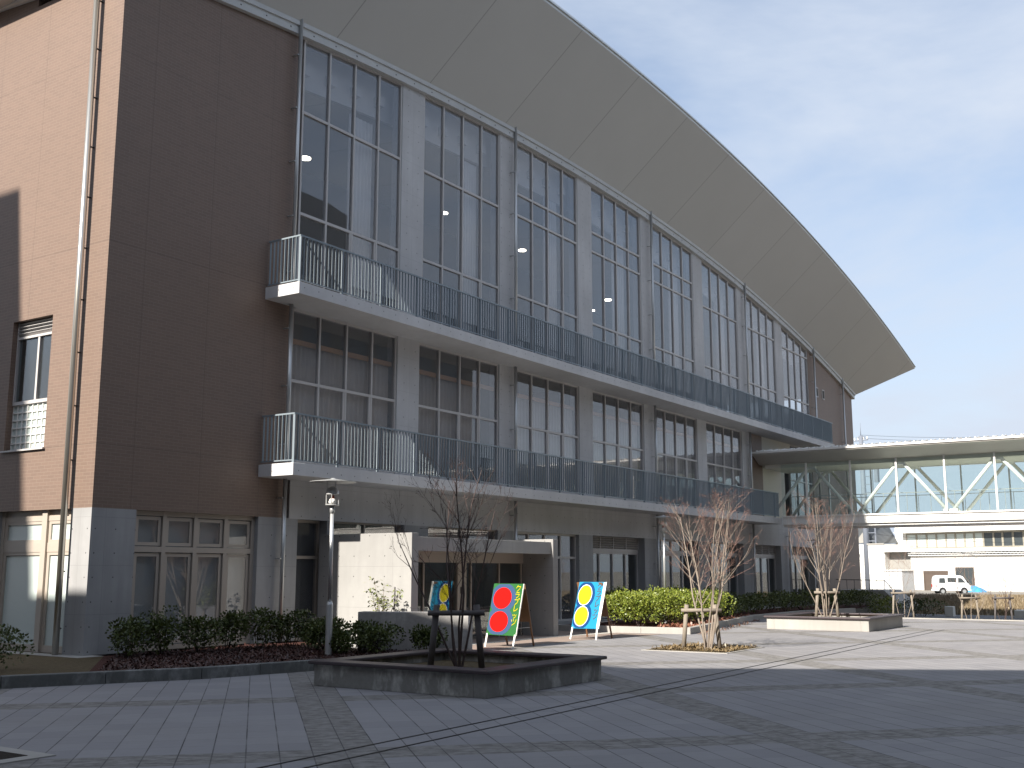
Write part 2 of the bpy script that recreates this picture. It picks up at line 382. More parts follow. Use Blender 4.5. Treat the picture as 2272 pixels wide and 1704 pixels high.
# ------------------------------------------------------------------ the ground
m = MB(); m.add([(-3000, -3000, -0.52), (3000, -3000, -0.52), (3000, 3000, -0.52), (-3000, 3000, -0.52)], [(0, 1, 2, 3)]); struct(m, 'ground', 'ground')
m = MB(); m.box(-60, 28.2, -60, 0.0, -0.4, 0.0); struct(m, 'plaza', 'paving')
m = MB(); m.hexa(-60, 0, 0, 30, -0.4, -0.4, 0, 0); struct(m, 'side_yard', 'paving')
m = MB(); m.prism([(28.2, 0, -0.4), (28.2, -60, -0.4), (28.5, -60, -0.4), (28.5, 0, -0.4)], (0, 0, 0.43)); struct(m, 'plaza_edge_kerb', 'concrete_plain')
m = MB(); m.box(28.5, 45.5, -60, -2.0, -0.5, -0.45); struct(m, 'lower_road', 'asphalt')
m = MB(); m.add([(6.4, -4.1, 0.004), (11.2, -4.2, 0.004), (14.3, -4.7, 0.004), (14.3, 0, 0.004), (6.4, 0, 0.004)], [(0, 1, 2, 3, 4)]); struct(m, 'entrance_path', 'brownpave')
m = MB(); m.add([(7.4, -3.02, 0.008), (12.0, -3.05, 0.008), (14.3, -3.4, 0.008), (14.3, -3.1, 0.008), (12.0, -2.78, 0.008), (7.4, -2.75, 0.008)], [(0, 1, 2, 3, 4, 5)]); struct(m, 'tactile_strip', 'tactile')
# drain slots
m = MB()
for o_ in (0.0, -0.33):
    m.obox((7.3, -10.42 + o_, 0.004), (13.6, 0.32, 0), (0, 0.013, 0), (0, 0, 0.002))
struct(m, 'drain_slots', 'black')
# near planting bed, kerb, soil
bedc = [(-16, 3.2), (-9.5, 0.0), (-3.4, -2.92), (-0.84, -4.18), (1.19, -4.62), (3.6, -5.3), (4.75, -5.55)]
def kerb(pts, w, z0, z1, name, mat='kerb'):
    m = MB(); A = []; B = []
    for i, p in enumerate(pts):
        a = Vector(pts[max(i - 1, 0)]); b = Vector(pts[min(i + 1, len(pts) - 1)]); d = (b - a).normalized(); n = Vector((-d.y, d.x))
        A.append(Vector(p)); B.append(Vector(p) + n * w)
    for i in range(len(pts) - 1):
        seg = (A[i + 1] - A[i]).length; k = max(1, int(seg / 1.0))
        for j in range(k):
            t0 = j / k + 0.004 / seg; t1 = (j + 1) / k - 0.004 / seg
            q = [A[i].lerp(A[i + 1], t0), A[i].lerp(A[i + 1], t1), B[i].lerp(B[i + 1], t1), B[i].lerp(B[i + 1], t0)]
            m.prism([(v.x, v.y, z0) for v in q], (0, 0, z1 - z0))
    o = struct(m, name, mat); b_ = o.modifiers.new('bevel', 'BEVEL'); b_.width = 0.012; b_.segments = 2
    return o
kerb(bedc, 0.17, -0.05, 0.175, 'bed_kerb')
m = MB()
inner = [(p[0] + 0.05, p[1] + 0.1) for p in bedc]
m.add([(*p, 0.125) for p in inner] + [(4.75, -5.4, 0.125), (4.2, -3.2, 0.125), (5.6, 0.3, 0.125), (0.3, 0.3, 0.125), (0.0, 8, 0.125), (-16, 8, 0.125)], [tuple(range(len(inner) + 6))])
struct(m, 'bed_soil', 'soil')
m = MB()
m.add([(0.2, -0.35, 0.13), (-2.2, -3.2, 0.13), (-0.8, -3.95, 0.13), (1.2, -4.4, 0.13), (3.6, -5.1, 0.13), (4.6, -5.3, 0.13), (4.0, -3.2, 0.13), (5.4, 0.0, 0.13), (0.2, 0.0, 0.13)], [tuple(range(9))])
struct(m, 'mulch_bed', 'mulch')
# mulch chips as ground cover
def chips(name, poly, n, z, mat, size=0.026):
    m = MB(); xs = [p[0] for p in poly]; ys = [p[1] for p in poly]
    def ins(x, y):
        c = False; j = len(poly) - 1
        for i in range(len(poly)):
            if (poly[i][1] > y) != (poly[j][1] > y) and x < (poly[j][0] - poly[i][0]) * (y - poly[i][1]) / (poly[j][1] - poly[i][1]) + poly[i][0]: c = not c
            j = i
        return c
    k = 0
    while k < n:
        x = random.uniform(min(xs), max(xs)); y = random.uniform(min(ys), max(ys))
        if not ins(x, y): continue
        k += 1
        a = Vector((random.gauss(0, 1), random.gauss(0, 1), random.gauss(0, 0.45))).normalized() * random.uniform(0.5, 1.3) * size
        b = a.cross(Vector((random.gauss(0, .4), random.gauss(0, .4), 1))).normalized() * size * random.uniform(0.25, 0.6)
        c = Vector((x, y, z + abs(a.z) + random.uniform(0.0, 0.02)))
        m.add([c - a - b, c + a - b, c + a + b, c - a + b], [(0, 1, 2, 3)])
    return tag(m.build(name, mat), kind='stuff')
chips('bark_mulch', [(0.3, -0.5), (-2.0, -3.2), (-0.8, -3.9), (1.2, -4.35), (3.6, -5.0), (4.5, -5.2), (3.9, -3.2), (4.2, -0.5)], 9000, 0.135, leaf_mat('bark_chip', (0.045, 0.022, 0.02), (0.11, 0.05, 0.042)))
# far planting bed
bed2 = [(14.35, -1.0), (14.35, -2.6), (14.75, -5.33), (24.0, -3.5), (29.5, -3.45), (33.5, -4.2)]
kerb([(p[0], p[1]) for p in bed2], 0.17, -0.05, 0.17, 'far_bed_kerb', 'concrete_plain')
m = MB(); m.add([(14.45, -1.0, 0.12), (14.45, -2.6, 0.12), (14.9, -5.2, 0.12), (24.0, -3.4, 0.12), (29.5, -3.35, 0.12), (34, -4.1, 0.12), (40, -3.2, 0.12), (40, -0.9, 0.12)], [tuple(range(8))])
struct(m, 'far_bed_soil', 'mulch')
chips('fallen_leaves', [(15.0, -5.1), (24.0, -3.45), (24.0, -2.9), (15.5, -3.9)], 2500, 0.125, leaf_mat('red_fallen_leaf', (0.22, 0.09, 0.06), (0.42, 0.2, 0.13)), 0.05)

chips('kerb_litter', [(14.6, -5.45), (24, -3.6), (24, -3.9), (14.6, -5.9)], 160, 0.006, leaf_mat('dry_kerb_leaf', (0.10, 0.05, 0.03), (0.25, 0.13, 0.08)), 0.04)
# ------------------------------------------------------------------ school building
def zl(x): return 14.93 - (x - 17.5) ** 2 / 274.0
def zi(x): return zl(x) + 0.28
def zo(x): return 17.80 - (x - 16.5) ** 2 / 302.0
BX = 48.9
B = thing('school_building', 'long three storey school building in brown brick and concrete under a sweeping arched roof', 'building')
# concrete walls
W = MB(); BR = MB()
F3 = [(5.11 + 4.675 * k, 8.85 + 4.675 * k) for k in range(8)]
def col_seg(mb, x0, x1, y0, y1, z0, top, n=None):
    n = n or max(1, int((x1 - x0) / 0.8))
    for i in range(n):
        a = x0 + (x1 - x0) * i / n; b = x0 + (x1 - x0) * (i + 1) / n
        mb.hexa(a, b, y0, y1, z0, z0, top(a), top(b))
TH = 0.35
e = 5.11
for k in range(7): col_seg(W, F3[k][1], F3[k + 1][0], 0, TH, 8.15, zl, 1)
W.box(5.11, 41.58, 0, TH, 7.68, 8.15)                       # band between F3 and F2
F2 = [(5.03 + 4.69 * k, 8.82 + 4.69 * k) for k in range(6)]
for k in range(5): W.box(F2[k][1], F2[k + 1][0], 0, TH, 4.10, 7.68)
W.box(F2[5][1], 33.17, 0, TH, 4.10, 7.68)
W.box(5.11, 41.58, 0, TH, 2.82, 4.10)                        # band over ground floor
# ground-floor piers
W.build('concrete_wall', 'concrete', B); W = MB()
G = [(1.0, 4.19), (5.39, 6.36), (6.48, 9.2), (10.2, 13.45), (14.34, 18.1), (19.0, 22.75), (23.74, 27.4), (28.42, 32.02), (33.11, 36.57), (37.61, 41.2)]
W.box(0, 1.0, 0, TH, 0, 2.83); W.box(4.19, 5.11, 0, TH, 0, 2.83)
W.box(5.11, 5.39, 0, TH, 0, 2.82); W.box(6.36, 6.48, 0, TH, 0, 2.82)
W.box(6.48, 9.2, 0.0, TH, 2.18, 2.46); W.box(9.2, 10.2, 0.0, TH, 2.18, 2.82); W.box(13.45, 14.34, 0, TH, 0, 2.82); W.box(10.2, 13.45, 0, TH, 2.18, 2.5)
W.box(12.26, 13.45, 0, TH, 0, 2.18)
for a, b in ((18.1, 19.0), (22.75, 23.74), (27.4, 28.42), (32.02, 33.11), (36.57, 37.61), (41.2, 41.58)): W.box(a, b, 0, TH, 0, 2.82)
W.box(14.34, 18.1, 0.02, TH, 0, 0.12)
W.box(0.0, TH, TH, 0.62, 0, 2.83)                           # end wall corner column
W.box(0.0, TH, 3.05, 16, 0, 2.83)
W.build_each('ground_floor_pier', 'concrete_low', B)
# brick
col_seg(BR, 0, 5.03, 0, TH, 2.83, lambda x: zl(x) + 0.02, 6)
def zend(y): return 13.62 + 0.09 * y
BR.hexa(0.0, TH, TH, 1.65, 2.83, 2.83, 13.7, 13.7); BR.box(0, TH, 1.65, 3.0, 2.83, 4.06); BR.box(0, TH, 1.65, 3.0, 6.74, 13.8); BR.box(0, TH, 3.0, 16, 2.83, 14.2)
BR.build('brick_wall', 'brick', B); BR = MB()
col_seg(BR, 41.58, BX, 0, TH, 7.68, lambda x: zl(x) + 0.02, 8)
q_ = MB(); q_.box(33.17, 34.6, -0.01, TH, 4.10, 7.68); q_.build('brick_pier', 'brick', B); BR.box(41.58, BX, 0.0, TH, -0.5, 7.68)
BR.box(BX - TH, BX, TH, 16, -0.5, 10.6)
# small windows in the right brick wall handled as recessed dark boxes set proud of nothing
BR.build('brick_wall', 'brick', B)
m = MB()
for a in (42.6, 43.62):
    m = MB(); m.box(a, a + 0.36, -0.03, 0.0, 10.57, 11.08); sw = m.build('small_window', 'alu', B)
    m = MB(); m.box(a + 0.05, a + 0.31, -0.036, -0.03, 10.62, 11.03); m.build('pane', 'dark', sw)
m = MB(); m.box(34.6, 37.5, 0.02, TH, 4.1, 7.68); m.box(37.5, 38.4, 0.02, TH, 7.3, 7.68); m.build('cream_wall', 'cream', B)
# plinth
m = MB(); m.box(-0.35, 5.3, -0.35, -0.0, 0, 0.13); m.box(-0.35, 0.0, 0.0, 8, 0, 0.13); m.box(19, 41, -0.9, 0, 0, 0.10); m.build_each('plinth', 'concrete_plain', B)
# window helper
def window(x0, x1, z0, top, y, cols, trans, fw=0.05, mat='alu', gm='glass', name='window', parent=None, depth=0.09, slide=None, sash=False):
    t = top if callable(top) else (lambda x: top)
    f = MB()
    cols = [x0 + (x1 - x0) * i / cols for i in range(cols + 1)] if isinstance(cols, int) else cols
    for i, c in enumerate(cols):
        h = fw / 2
        a, b = (c, c + fw) if i == 0 else ((c - fw, c) if i == len(cols) - 1 else (c - h, c + h))
        f.hexa(a, b, y - 0.01, y + depth, z0, z0, t(a), t(b))
    for i in range(len(cols) - 1):
        a = cols[i] + (fw if i == 0 else fw / 2); b = cols[i + 1] - (fw if i == len(cols) - 2 else fw / 2)
        f.hexa(a, b, y - 0.006, y + depth - .01, t(a) - fw, t(b) - fw, t(a), t(b))
        f.box(a, b, y - 0.006, y + depth - .01, z0, z0 + fw)
        if sash:
            zz = [z0 + fw] + [q for tz in trans for q in (tz - fw * .6, tz + fw * .6)] + [t((a + b) / 2) - fw]
            for q in range(0, len(zz), 2):
                za, zb = zz[q] + .02, zz[q + 1] - .02; aa, bb = a + .02, b - .02; w_ = .065
                f.box(aa, aa + w_, y + .025, y + .075, za, zb); f.box(bb - w_, bb, y + .025, y + .075, za, zb)
                f.box(aa + w_, bb - w_, y + .025, y + .075, za, za + w_); f.box(aa + w_, bb - w_, y + .025, y + .075, zb - w_, zb)
        for tz in trans: f.box(a, b, y - 0.008, y + depth - .01, tz - fw * 0.6, tz + fw * 0.6)
        if slide and i in (1, 2):                            # opening sashes below the first transom
            f.box(b - 0.06, b, y + 0.0, y + depth - .02, z0 + fw, slide - fw * 0.6)
    o = f.build(name, mat, parent or B)
    g = MB()
    for i in range(len(cols) - 1):
        a = cols[i] + fw * 0.4; b = cols[i + 1] - fw * 0.4
        g.hexa(a, b, y + 0.035, y + 0.043, z0 + .02, z0 + .02, t(a) - .02, t(b) - .02)
    g.build('pane', gm, o)
    return o
for k, (a, b) in enumerate(F3):
    tr = [10.0, 12.53] if k not in (2, 3, 4) else [10.0, 12.56, 13.25]
    if k == 7: tr = [10.0, 12.4]
    window(a, b, 8.15, lambda x: zl(x) + 0.01, 0.03, 4, tr, slide=10.0, fw=0.055)
for k, (a, b) in enumerate(F2):
    window(a, b, 4.1, 7.68, 0.05, 4, [5.98], slide=5.98, fw=0.055)
window(38.4, 41.58, 4.1, 7.68, 0.05, 3, [5.98])
window(1.0, 4.19, 0.13, 2.83, 0.12, [1.0, 1.78, 2.57, 3.38, 4.19], [2.08], fw=0.09, mat='alu_beige', sash=True, depth=.1)
window(5.39, 6.36, 0.1, 2.82, 0.25, 1, [1.97], fw=0.06, mat='alu_beige')
window(6.48, 9.2, 2.46, 2.82, 0.12, [6.48, 7.8, 9.2], [], fw=0.04, mat='alu_beige')
window(10.2, 13.45, 2.5, 2.82, 0.12, [10.2, 11.8, 13.45], [], fw=0.04, mat='alu_beige')
window(14.34, 18.1, 0.12, 2.82, 0.14, 4, [2.08], fw=0.06, mat='alu')
for k, (a, b) in enumerate(G[5:]):
    window(a, b, 0.1, 2.3, 0.3, 4, [], fw=0.06, mat='alu', gm='glass2', name='glass_door')
    if k in (0, 3, 4):
        m = MB(); m.box(a, b, 0.28, 0.34, 2.3, 2.42)
        for i in range(5): m.obox(((a + b) / 2, 0.3, 2.47 + i * 0.078), ((b - a) / 2, 0, 0), (0, 0.03, -0.025), (0, 0.004, 0.006))
        for i in range(5): x_ = a + (b - a) * i / 4; m.box(max(a, x_ - .02), min(b, x_ + .02), 0.25, 0.36, 2.42, 2.82)
        m.build('louvre', 'alu', B)
        m = MB(); m.box(a, b, 0.37, 0.40, 2.3, 2.82); m.build('louvre_backing', 'dark', B)
    else: 
        m = MB(); m.box(a, b, 0.27, 0.39, 2.3, 2.38); m.build('transom_beam', 'alu', B)
        window(a, b, 2.38, 2.82, 0.3, 4, [], fw=0.045)
# end wall window: louvre, sliding window, glass blocks
def ywin(parent):
    f = MB(); x = 0.13
    f.box(x - .02, x + .08, 1.65, 1.69, 5.0, 6.74); f.box(x - .02, x + .08, 2.96, 3.0, 5.0, 6.74)
    f.box(x - .03, x + .08, 1.69, 2.96, 5.0, 5.07); f.box(x - .02, x + .08, 1.69, 2.96, 6.38, 6.43)
    f.box(x - .01, x + .06, 2.22, 2.28, 5.07, 6.38)
    for i in range(4): f.obox((x, 2.325, 6.48 + i * .07), (0, .63, 0), (.03, 0, -.022), (.004, 0, .006))
    o = f.build('side_window', 'alu', parent)
    g = MB(); g.box(x + .03, x + .04, 1.69, 2.96, 5.07, 6.38); g.box(x + .1, x + .12, 1.69, 2.96, 6.43, 6.74); g.build('pane', 'glass2', o)
    g = MB(); g.box(x + .03, x + .10, 1.65, 3.0, 4.06, 5.0); g.build('glass_block_panel', 'frost', o)
    g = MB()
    for i in range(9): y_ = 1.65 + 1.35 * i / 8; g.box(x + .005, x + .03, max(1.65, y_ - .014), min(3.0, y_ + .014), 4.06, 5.0)
    for i in range(7): z_ = 4.06 + .94 * i / 6; g.box(x + .002, x + .028, 1.65, 3.0, max(4.06, z_ - .014), min(5.0, z_ + .014))
    g.build('glass_block_joints', 'white', o)
    g = MB(); g.box(-0.06, x, 1.6, 3.05, 4.02, 4.055); g.build('sill', 'alu', o)
ywin(B)
f = MB(); x = 0.12
f.box(x, x + .1, .62, .72, .13, 2.83); f.box(x - .03, x + .1, 1.5, 1.66, .13, 2.83); f.box(x, x + .1, 2.95, 3.05, .13, 2.83)
for a, b in ((.72, 1.5), (1.66, 2.95)):
    f.box(x + .01, x + .1, a, b, .13, .2); f.box(x + .01, x + .1, a, b, 2.02, 2.2); f.box(x + .01, x + .1, a, b, 2.62, 2.72); f.box(x + .03, x + .1, a, b, 2.72, 2.83)
o = f.build('side_window', 'alu_beige', B)
g = MB()
for a, b in ((.80, 1.42), (1.74, 2.87)): g.box(x + .05, x + .06, a, b, .26, 1.95); g.box(x + .05, x + .06, a, b, 2.26, 2.56)
g.build_each('frosted_pane', 'frost', o)
g = MB()
for a, b in ((.72, 1.5), (1.66, 2.95)):
    for z0, z1 in ((.2, 2.02), (2.2, 2.62)):
        g.box(x + .02, x + .08, a, a + .08, z0, z1); g.box(x + .02, x + .08, b - .08, b, z0, z1); g.box(x + .02, x + .08, a + .08, b - .08, z0, z0 + .06); g.box(x + .02, x + .08, a + .08, b - .08, z1 - .06, z1)
g.build('sash', 'alu_beige', o)
# eave beam
m = MB(); N = 62
for i in range(N):
    a = -0.0 + (BX + 0.25) * i / N; b = (BX + 0.25) * (i + 1) / N
    m.hexa(a, b, -0.12, TH + 0.02, zl(a), zl(b), zl(a) + .20, zl(b) + .20)
    m.hexa(a, b, -0.17, TH + 0.02, zl(a) + .20, zl(b) + .20, zi(a) + .03, zi(b) + .03)
bm = m.build('eave_beam', 'beam', B)
m = MB()
k = 0.6
while k < BX:
    m.obox((k, -0.124, zl(k) + .1), (.014, 0, 0), (0, .004, 0), (0, 0, .014)); k += 0.78
m.build_each('bolt_head', 'black', bm)
m = MB(); m.hexa(0, 0, 0, 0, 0, 0, 0, 0); m = MB()
m.prism([(-0.12, -0.12, 13.72), (-0.12, 16, 15.1), (-0.12, 16, 15.36), (-0.12, -0.12, 13.98)], (0.12, 0, 0)); m.build('end_beam', 'white', B)
# roof: swept soffit, rim and top
m = MB(); N = 60; rings = []
for i in range(N + 1):
    t = i / N
    xi_ = -0.5 + (BX + 0.35 + 0.5) * t; xo = -0.9 + (53.0 + 0.9) * t
    A = (xi_, -0.13, zi(xi_)); Bp = (xo, -2.6, zo(xo)); Cc = (xo, -2.62, zo(xo) + .10); C2 = (xo, -2.58, zo(xo) + .22); Dp = (xi_, 4.0, zi(xi_) + 3.4); E_ = (xi_, 16.2, zi(xi_) + 4.2); F_ = (xi_, 16.2, zi(xi_) + 0.1)
    rings.append([A, Bp, Cc, C2, Dp, E_, F_])
vs = [p for r in rings for p in r]; nn = 7; fs = []; mi = []
for i in range(N):
    for j in range(nn):
        k_ = (j + 1) % nn; fs.append((i * nn + j, (i + 1) * nn + j, (i + 1) * nn + k_, i * nn + k_)); mi.append(0 if j in (0, 6) else 1)
fs.append(tuple(range(nn))); fs.append(tuple(N * nn + j for j in range(nn - 1, -1, -1))); mi += [1, 1]
m.v = vs; m.f = fs; m.mi = mi
roof = m.build('roof', ['soffit', 'roof'], B)
# seams follow the slope from the rim
m = MB(); xx = -0.7
while xx < 52.3:
    t = (xx + 0.9) / 53.9; xi_ = -0.5 + (BX + .85) * t; z = zo(xx) + .22
    p0 = Vector((xx, -2.45, z + .02)); p1 = Vector((xx + (xi_ - xx) * .25, -2.58 + 6.58 * .25, z + (zi(xi_) + 3.4 - z) * .25))
    d = (p1 - p0) / 2
    m.obox((p0 + p1) / 2 + Vector((0, 0, .03)), (.014, 0, 0), tuple(d), (0, 0, .012)); xx += .42
m.build('roof_seams', 'roof', roof)
m = MB(); 
for i in range(N):
    a = -0.9 + 53.9 * i / N; b = -0.9 + 53.9 * (i + 1) / N
    m.hexa(a, b, -2.66, -2.62, zo(a) + .07, zo(b) + .07, zo(a) + .11, zo(b) + .11)
m.build('roof_rim', 'steel', roof)
# balconies
def balcony(zt, x1):
    m = MB(); m.box(4.13, x1, -1.05, -0.0, zt - .27, zt); s = m.build('balcony', 'concrete_balcony', B, bevel=0.006)
    r = MB(); y = -0.985; top = zt + 1.09
    r.box(4.17, x1 - .02, y - .022, y + .022, top - .035, top); r.box(4.20, x1 - .02, y - .012, y + .012, zt + .05, zt + .075)
    r.box(4.17, 4.21, y + .022, -0.01, top - .035, top); r.box(4.18, 4.20, y + .022, -0.01, zt + .05, zt + .075)
    x = 4.19; k = 0
    while x < x1 - .05:
        if k % 12 == 0: r.box(x - .012, x + .012, y - .03, y + .03, zt, top - .035)
        else: r.box(x - .0055, x + .0055, y - .017, y + .017, zt + .075, top - .035)
        x += .1155; k += 1
    yy = y + .115
    while yy < -0.02:
        r.box(4.19 - .0225, 4.19 + .0225, yy - .0055, yy + .0055, zt + .075, top - .035); yy += .115
    r.build('railing', 'rail', s)
    return s
MT['concrete_balcony'] = concrete('balcony_concrete', (0.60, 0.60, 0.61), stain=0.4, panel=False)
balcony(7.955, 42.0); balcony(3.955, 33.84)
# drainpipes
def pipe(x, z0, z1, y=-0.16, r=0.05, mat='steel'):
    m = MB(); m.tube([(x, y, z0), (x, y, z1)], r, 12)
    o = m.build('drainpipe', mat, B, smooth=True)
    b = MB(); z = z0 + .5
    while z < z1 - .1: b.box(x - .09, x - .03, y - .012, y + .15, z - .012, z + .012); z += 1.33
    b.build_each('pipe_bracket', 'steel', o); return o
for x in (4.80, 14.14, 23.5, 32.85, 42.1, 46.86):
    pipe(x, 7.96 if x < 42.05 else 4.1, zi(x) + .42)
    if x < 42: pipe(x, 3.96, 7.68)
    if x < 33.5: pipe(x, 0.1, 3.68)
pipe(37.35, 0.1, 3.5)
m = MB(); m.tube([(-0.14, .62, .1), (-0.14, .72, 13.9)], .06, 14); o = m.build('drainpipe', 'pipe_end', B, smooth=True)
b = MB(); z = .6
while z < 13.5: b.box(-0.14, 0, .68, .71, z - .012, z + .012); z += 1.05
b.build_each('pipe_bracket', 'black', o)
# interior shell
m = MB(); m.box(.36, 48.4, .36, 8, 3.70, 4.08); m.box(.36, 48.4, .36, 8, 7.70, 8.1); m.build('floor_slab', 'greywhite', B)
m = MB(); m.box(.36, 48.4, 8, 8.1, 0, 8.1); m.build('interior_wall', 'greywhite', B)
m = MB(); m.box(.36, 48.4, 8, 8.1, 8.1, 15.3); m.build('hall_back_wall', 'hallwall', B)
m = MB(); m.box(.36, 48.4, .36, 8, 0.02, 0.1); m.build('interior_floor', 'darkfloor', B)
m = MB()
for x in (5.0, 9.3, 14.1, 18.6, 23.4, 28.0, 32.8, 37.4, 42.0): m.box(x - .06, x + .06, .36, 8, 4.1, 7.68)
for x in (5.0, 14.1, 23.4, 32.8, 42.0): m.box(x - .06, x + .06, .36, 8, .12, 3.68)
m.build('partition_wall', 'greywhite', B)
m = MB(); xx = .5
while xx < 48: m.hexa(xx, xx + 1.0, .36, 8.0, zi(xx) + .1, zi(xx + 1) + .1, zi(xx) + .2, zi(xx + 1) + .2); xx += 1.0
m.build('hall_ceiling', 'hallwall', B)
# hall valance beam and its purlin ends seen through the top of the glass
m = MB(); xx = 5.2
while xx < 41.5:
    m.hexa(xx, xx + .95, .60, .68, zl(xx) - .95, zl(xx + .95) - .95, zl(xx) + .2, zl(xx + .95) + .2)
    m.box(xx + .3, xx + .52, .40, .60, zl(xx) - .62, zl(xx) - .36); xx += .95
m.build('hall_valance', 'white', B)
m = MB(); m.box(.36, 48.4, 3.2, 3.3, .12, 3.68); m.build('interior_shade_sheet', 'dark', B)  # dark sheet added so the ground-floor rooms look dim
# entrance porch
PX0, PX1, PY = 6.12, 12.26, -2.73
m = MB()
m.box(PX0, PX0 + .24, PY, -0.0, 0, 2.49); m.box(PX1 - .24, PX1, PY, 0, 0, 2.49)
m.box(PX0 + .24, PX1 - .24, PY + .06, PY + .3, 2.10, 2.41); m.box(PX0 + .24, PX1 - .24, PY + .3, 0, 2.28, 2.41)
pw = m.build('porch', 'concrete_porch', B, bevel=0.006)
m = MB(); y = -1.8
m.box(PX0 + .24, PX1 - .24, y, y + .1, 1.86, 2.28); m.box(9.05, 9.42, y - .02, y + .1, 0, 1.86)
for x in (6.6, 7.72, 9.62, 10.86, 11.9): m.box(x, x + .045, y - .004, y + .08, 0, 1.86)
pf = m.build('door_frame', 'alu_beige', pw)
m = MB(); m.box(9.17, 9.28, y - .035, y - .02, 1.12, 1.28); m.box(9.17, 9.28, y - .035, y - .02, .62, .76); m.build_each('entry_panel', 'black', pw)
m = MB()
for a, b in ((PX0 + .24, 6.6), (6.645, 7.72), (7.765, 9.05), (9.42, 9.62), (9.665, 10.86), (10.905, 11.9), (11.945, PX1 - .24)): m.box(a, b, y + .03, y + .04, .02, 1.86)
m.build_each('door_glass', 'glass2', pw)
m = MB(); m.box(PX0 + .24, PX1 - .24, y + 1.3, y + 1.35, 0, 2.2); m.build('vestibule_back', 'dark', pw)
m = MB(); m.box(PX0 + .24, PX1 - .24, y + .01, 0, 0.005, 0.05); m.build('vestibule_floor', 'darkfloor', pw)

# ------------------------------------------------------------------ curtains and lamps inside
def curtain(x0, x1, y, z0, z1, mat, label, amp=.06, wl=.13):
    m = MB(); n = int((x1 - x0) / (wl / 6)); pts = []
    ph = random.uniform(0, 6)
    for i in range(n + 1):
        x = x0 + (x1 - x0) * i / n; yy = y + amp * math.sin(2 * math.pi * x / wl + ph + .8 * math.sin(x * 3.1)) * (0.6 + .4 * math.sin(x * 5))
        pts.append((x, yy))
    vs = []; 
    for x, yy in pts: vs += [(x, yy, z0), (x, yy, z1)]
    m.add(vs, [(2 * i, 2 * i + 2, 2 * i + 3, 2 * i + 1) for i in range(n)])
    o = m.build('curtain', mat, smooth=True)
    sm = o.modifiers.new('thickness', 'SOLIDIFY'); sm.thickness = 0.004
    return tag(o, label, 'curtain', 'curtains behind the upper windows')
ordn = ['first', 'second', 'third', 'fourth', 'fifth', 'sixth', 'seventh', 'eighth']
for k, (a, b) in enumerate(F3):
    if k < 7: curtain(a + 1.92, a + 2.80, .26, 8.2, zl(a) - 1.15, 'curtain', 'tall pale curtain gathered behind the %s top floor window from the brick end' % ordn[k])
for k, (a, b) in enumerate(F2):
    curtain(a + .05, b - .1 - (.9 if k == 1 else 0), .24, 4.15, 6.95, 'curtain_dark' if k < 2 else 'curtain', 'drawn curtain behind the %s middle floor window from the brick end' % ordn[k], .045, .17)
    m = MB(); m.box(a + .03, b - .03, .17, .21, 6.88, 7.0); tag(m.build('curtain_rail', 'rail_wood'), 'brown wooden curtain rail behind the %s middle floor window from the brick end' % ordn[k], 'curtain rail', 'curtain rails')
m = MB(); m.box(1.1, 4.1, .3, .31, .15, 2.75); tag(m.build('roller_blind', 'blind'), 'pale grey roller blind behind the ground floor window beside the corner column', 'blind')
for i, (x, z, s) in enumerate(((8.28, 13.0, .15), (14.7, 13.2, .12), (19.38, 13.1, .14), (25.82, 12.6, .15), (24.56, 11.9, .07))):
    m = MB(); m.lathe((x, 3.0, z), [(s, 0), (s, .03), (s * .6, .05)], 16)
    t = m.build('ceiling_light', 'lamp_on')
    tag(t, 'round lit ceiling lamp glowing behind the ' + ['first tall top floor window', 'second tall top floor window', 'third tall top floor window', 'fourth top floor window, the larger of two', 'fourth top floor window, the tiny lower one'][i], 'ceiling light', 'lit lamps in the hall')

# ------------------------------------------------------------------ footbridge
FB = thing('footbridge', 'white covered footbridge with glass sides and diagonal tube bracing joining the school', 'bridge')
Y0, Y1 = -1.06, -32
m = MB(); m.box(34.0, 37.2, Y1, Y0, 3.66, 4.0); m.box(33.94, 34.0, Y1, Y0, 3.98, 4.04); m.box(34.1, 37.1, Y1, Y0, 3.56, 3.66); m.build('bridge_deck', 'white', FB)
prof = [(34.0, 6.33), (33.86, 6.40), (33.66, 6.50), (33.42, 6.62), (33.2, 6.70), (33.18, 6.80), (34.0, 6.95), (35.6, 7.05), (37.2, 6.95), (38.02, 6.80), (38.0, 6.70), (37.5, 6.5), (37.2, 6.33)]
m = MB(); m.prism([(x, -0.08, z) for x, z in prof], (0, Y1 + .08, 0)); br = m.build('bridge_roof', 'fascia', FB) if 'fascia' in MT else None
if br is None:
    MT['fascia'] = plain('warm_grey_fascia', (0.42, 0.40, 0.37), 0.4, 0.2, 0.05)
    br = m.build('bridge_roof', 'fascia', FB)
m = MB(); m.box(33.14, 33.24, Y1, -0.08, 6.76, 6.84); y = -0.3
while y > -31: m.box(33.16, 33.30, y - .025, y + .025, 6.84, 6.90); m.obox((33.6, y, 6.90), (.42, 0, .078), (0, .012, 0), (0, 0, .03)); y -= .335
m.build('roof_edge', 'white', br)
m = MB(); m.box(34.12, 37.08, Y1, -.3, 6.16, 6.33); m.build('bridge_ceiling', 'cream', FB)
m = MB(); y = -2.19; ys = []
while y > -31: ys.append(y); m.box(34.0, 34.07, y - .035, y + .035, 4.0, 6.34); y -= 1.912
m.build_each('bridge_post', 'white', FB)
m = MB()
for y in ys: m.box(37.1, 37.17, y - .03, y + .03, 4.0, 6.34)
m.build_each('bridge_post', 'steel', FB)
tops = [-2.28 - 3.8 * k for k in range(8)]; bots = [-0.42 - 3.8 * k for k in range(8)]
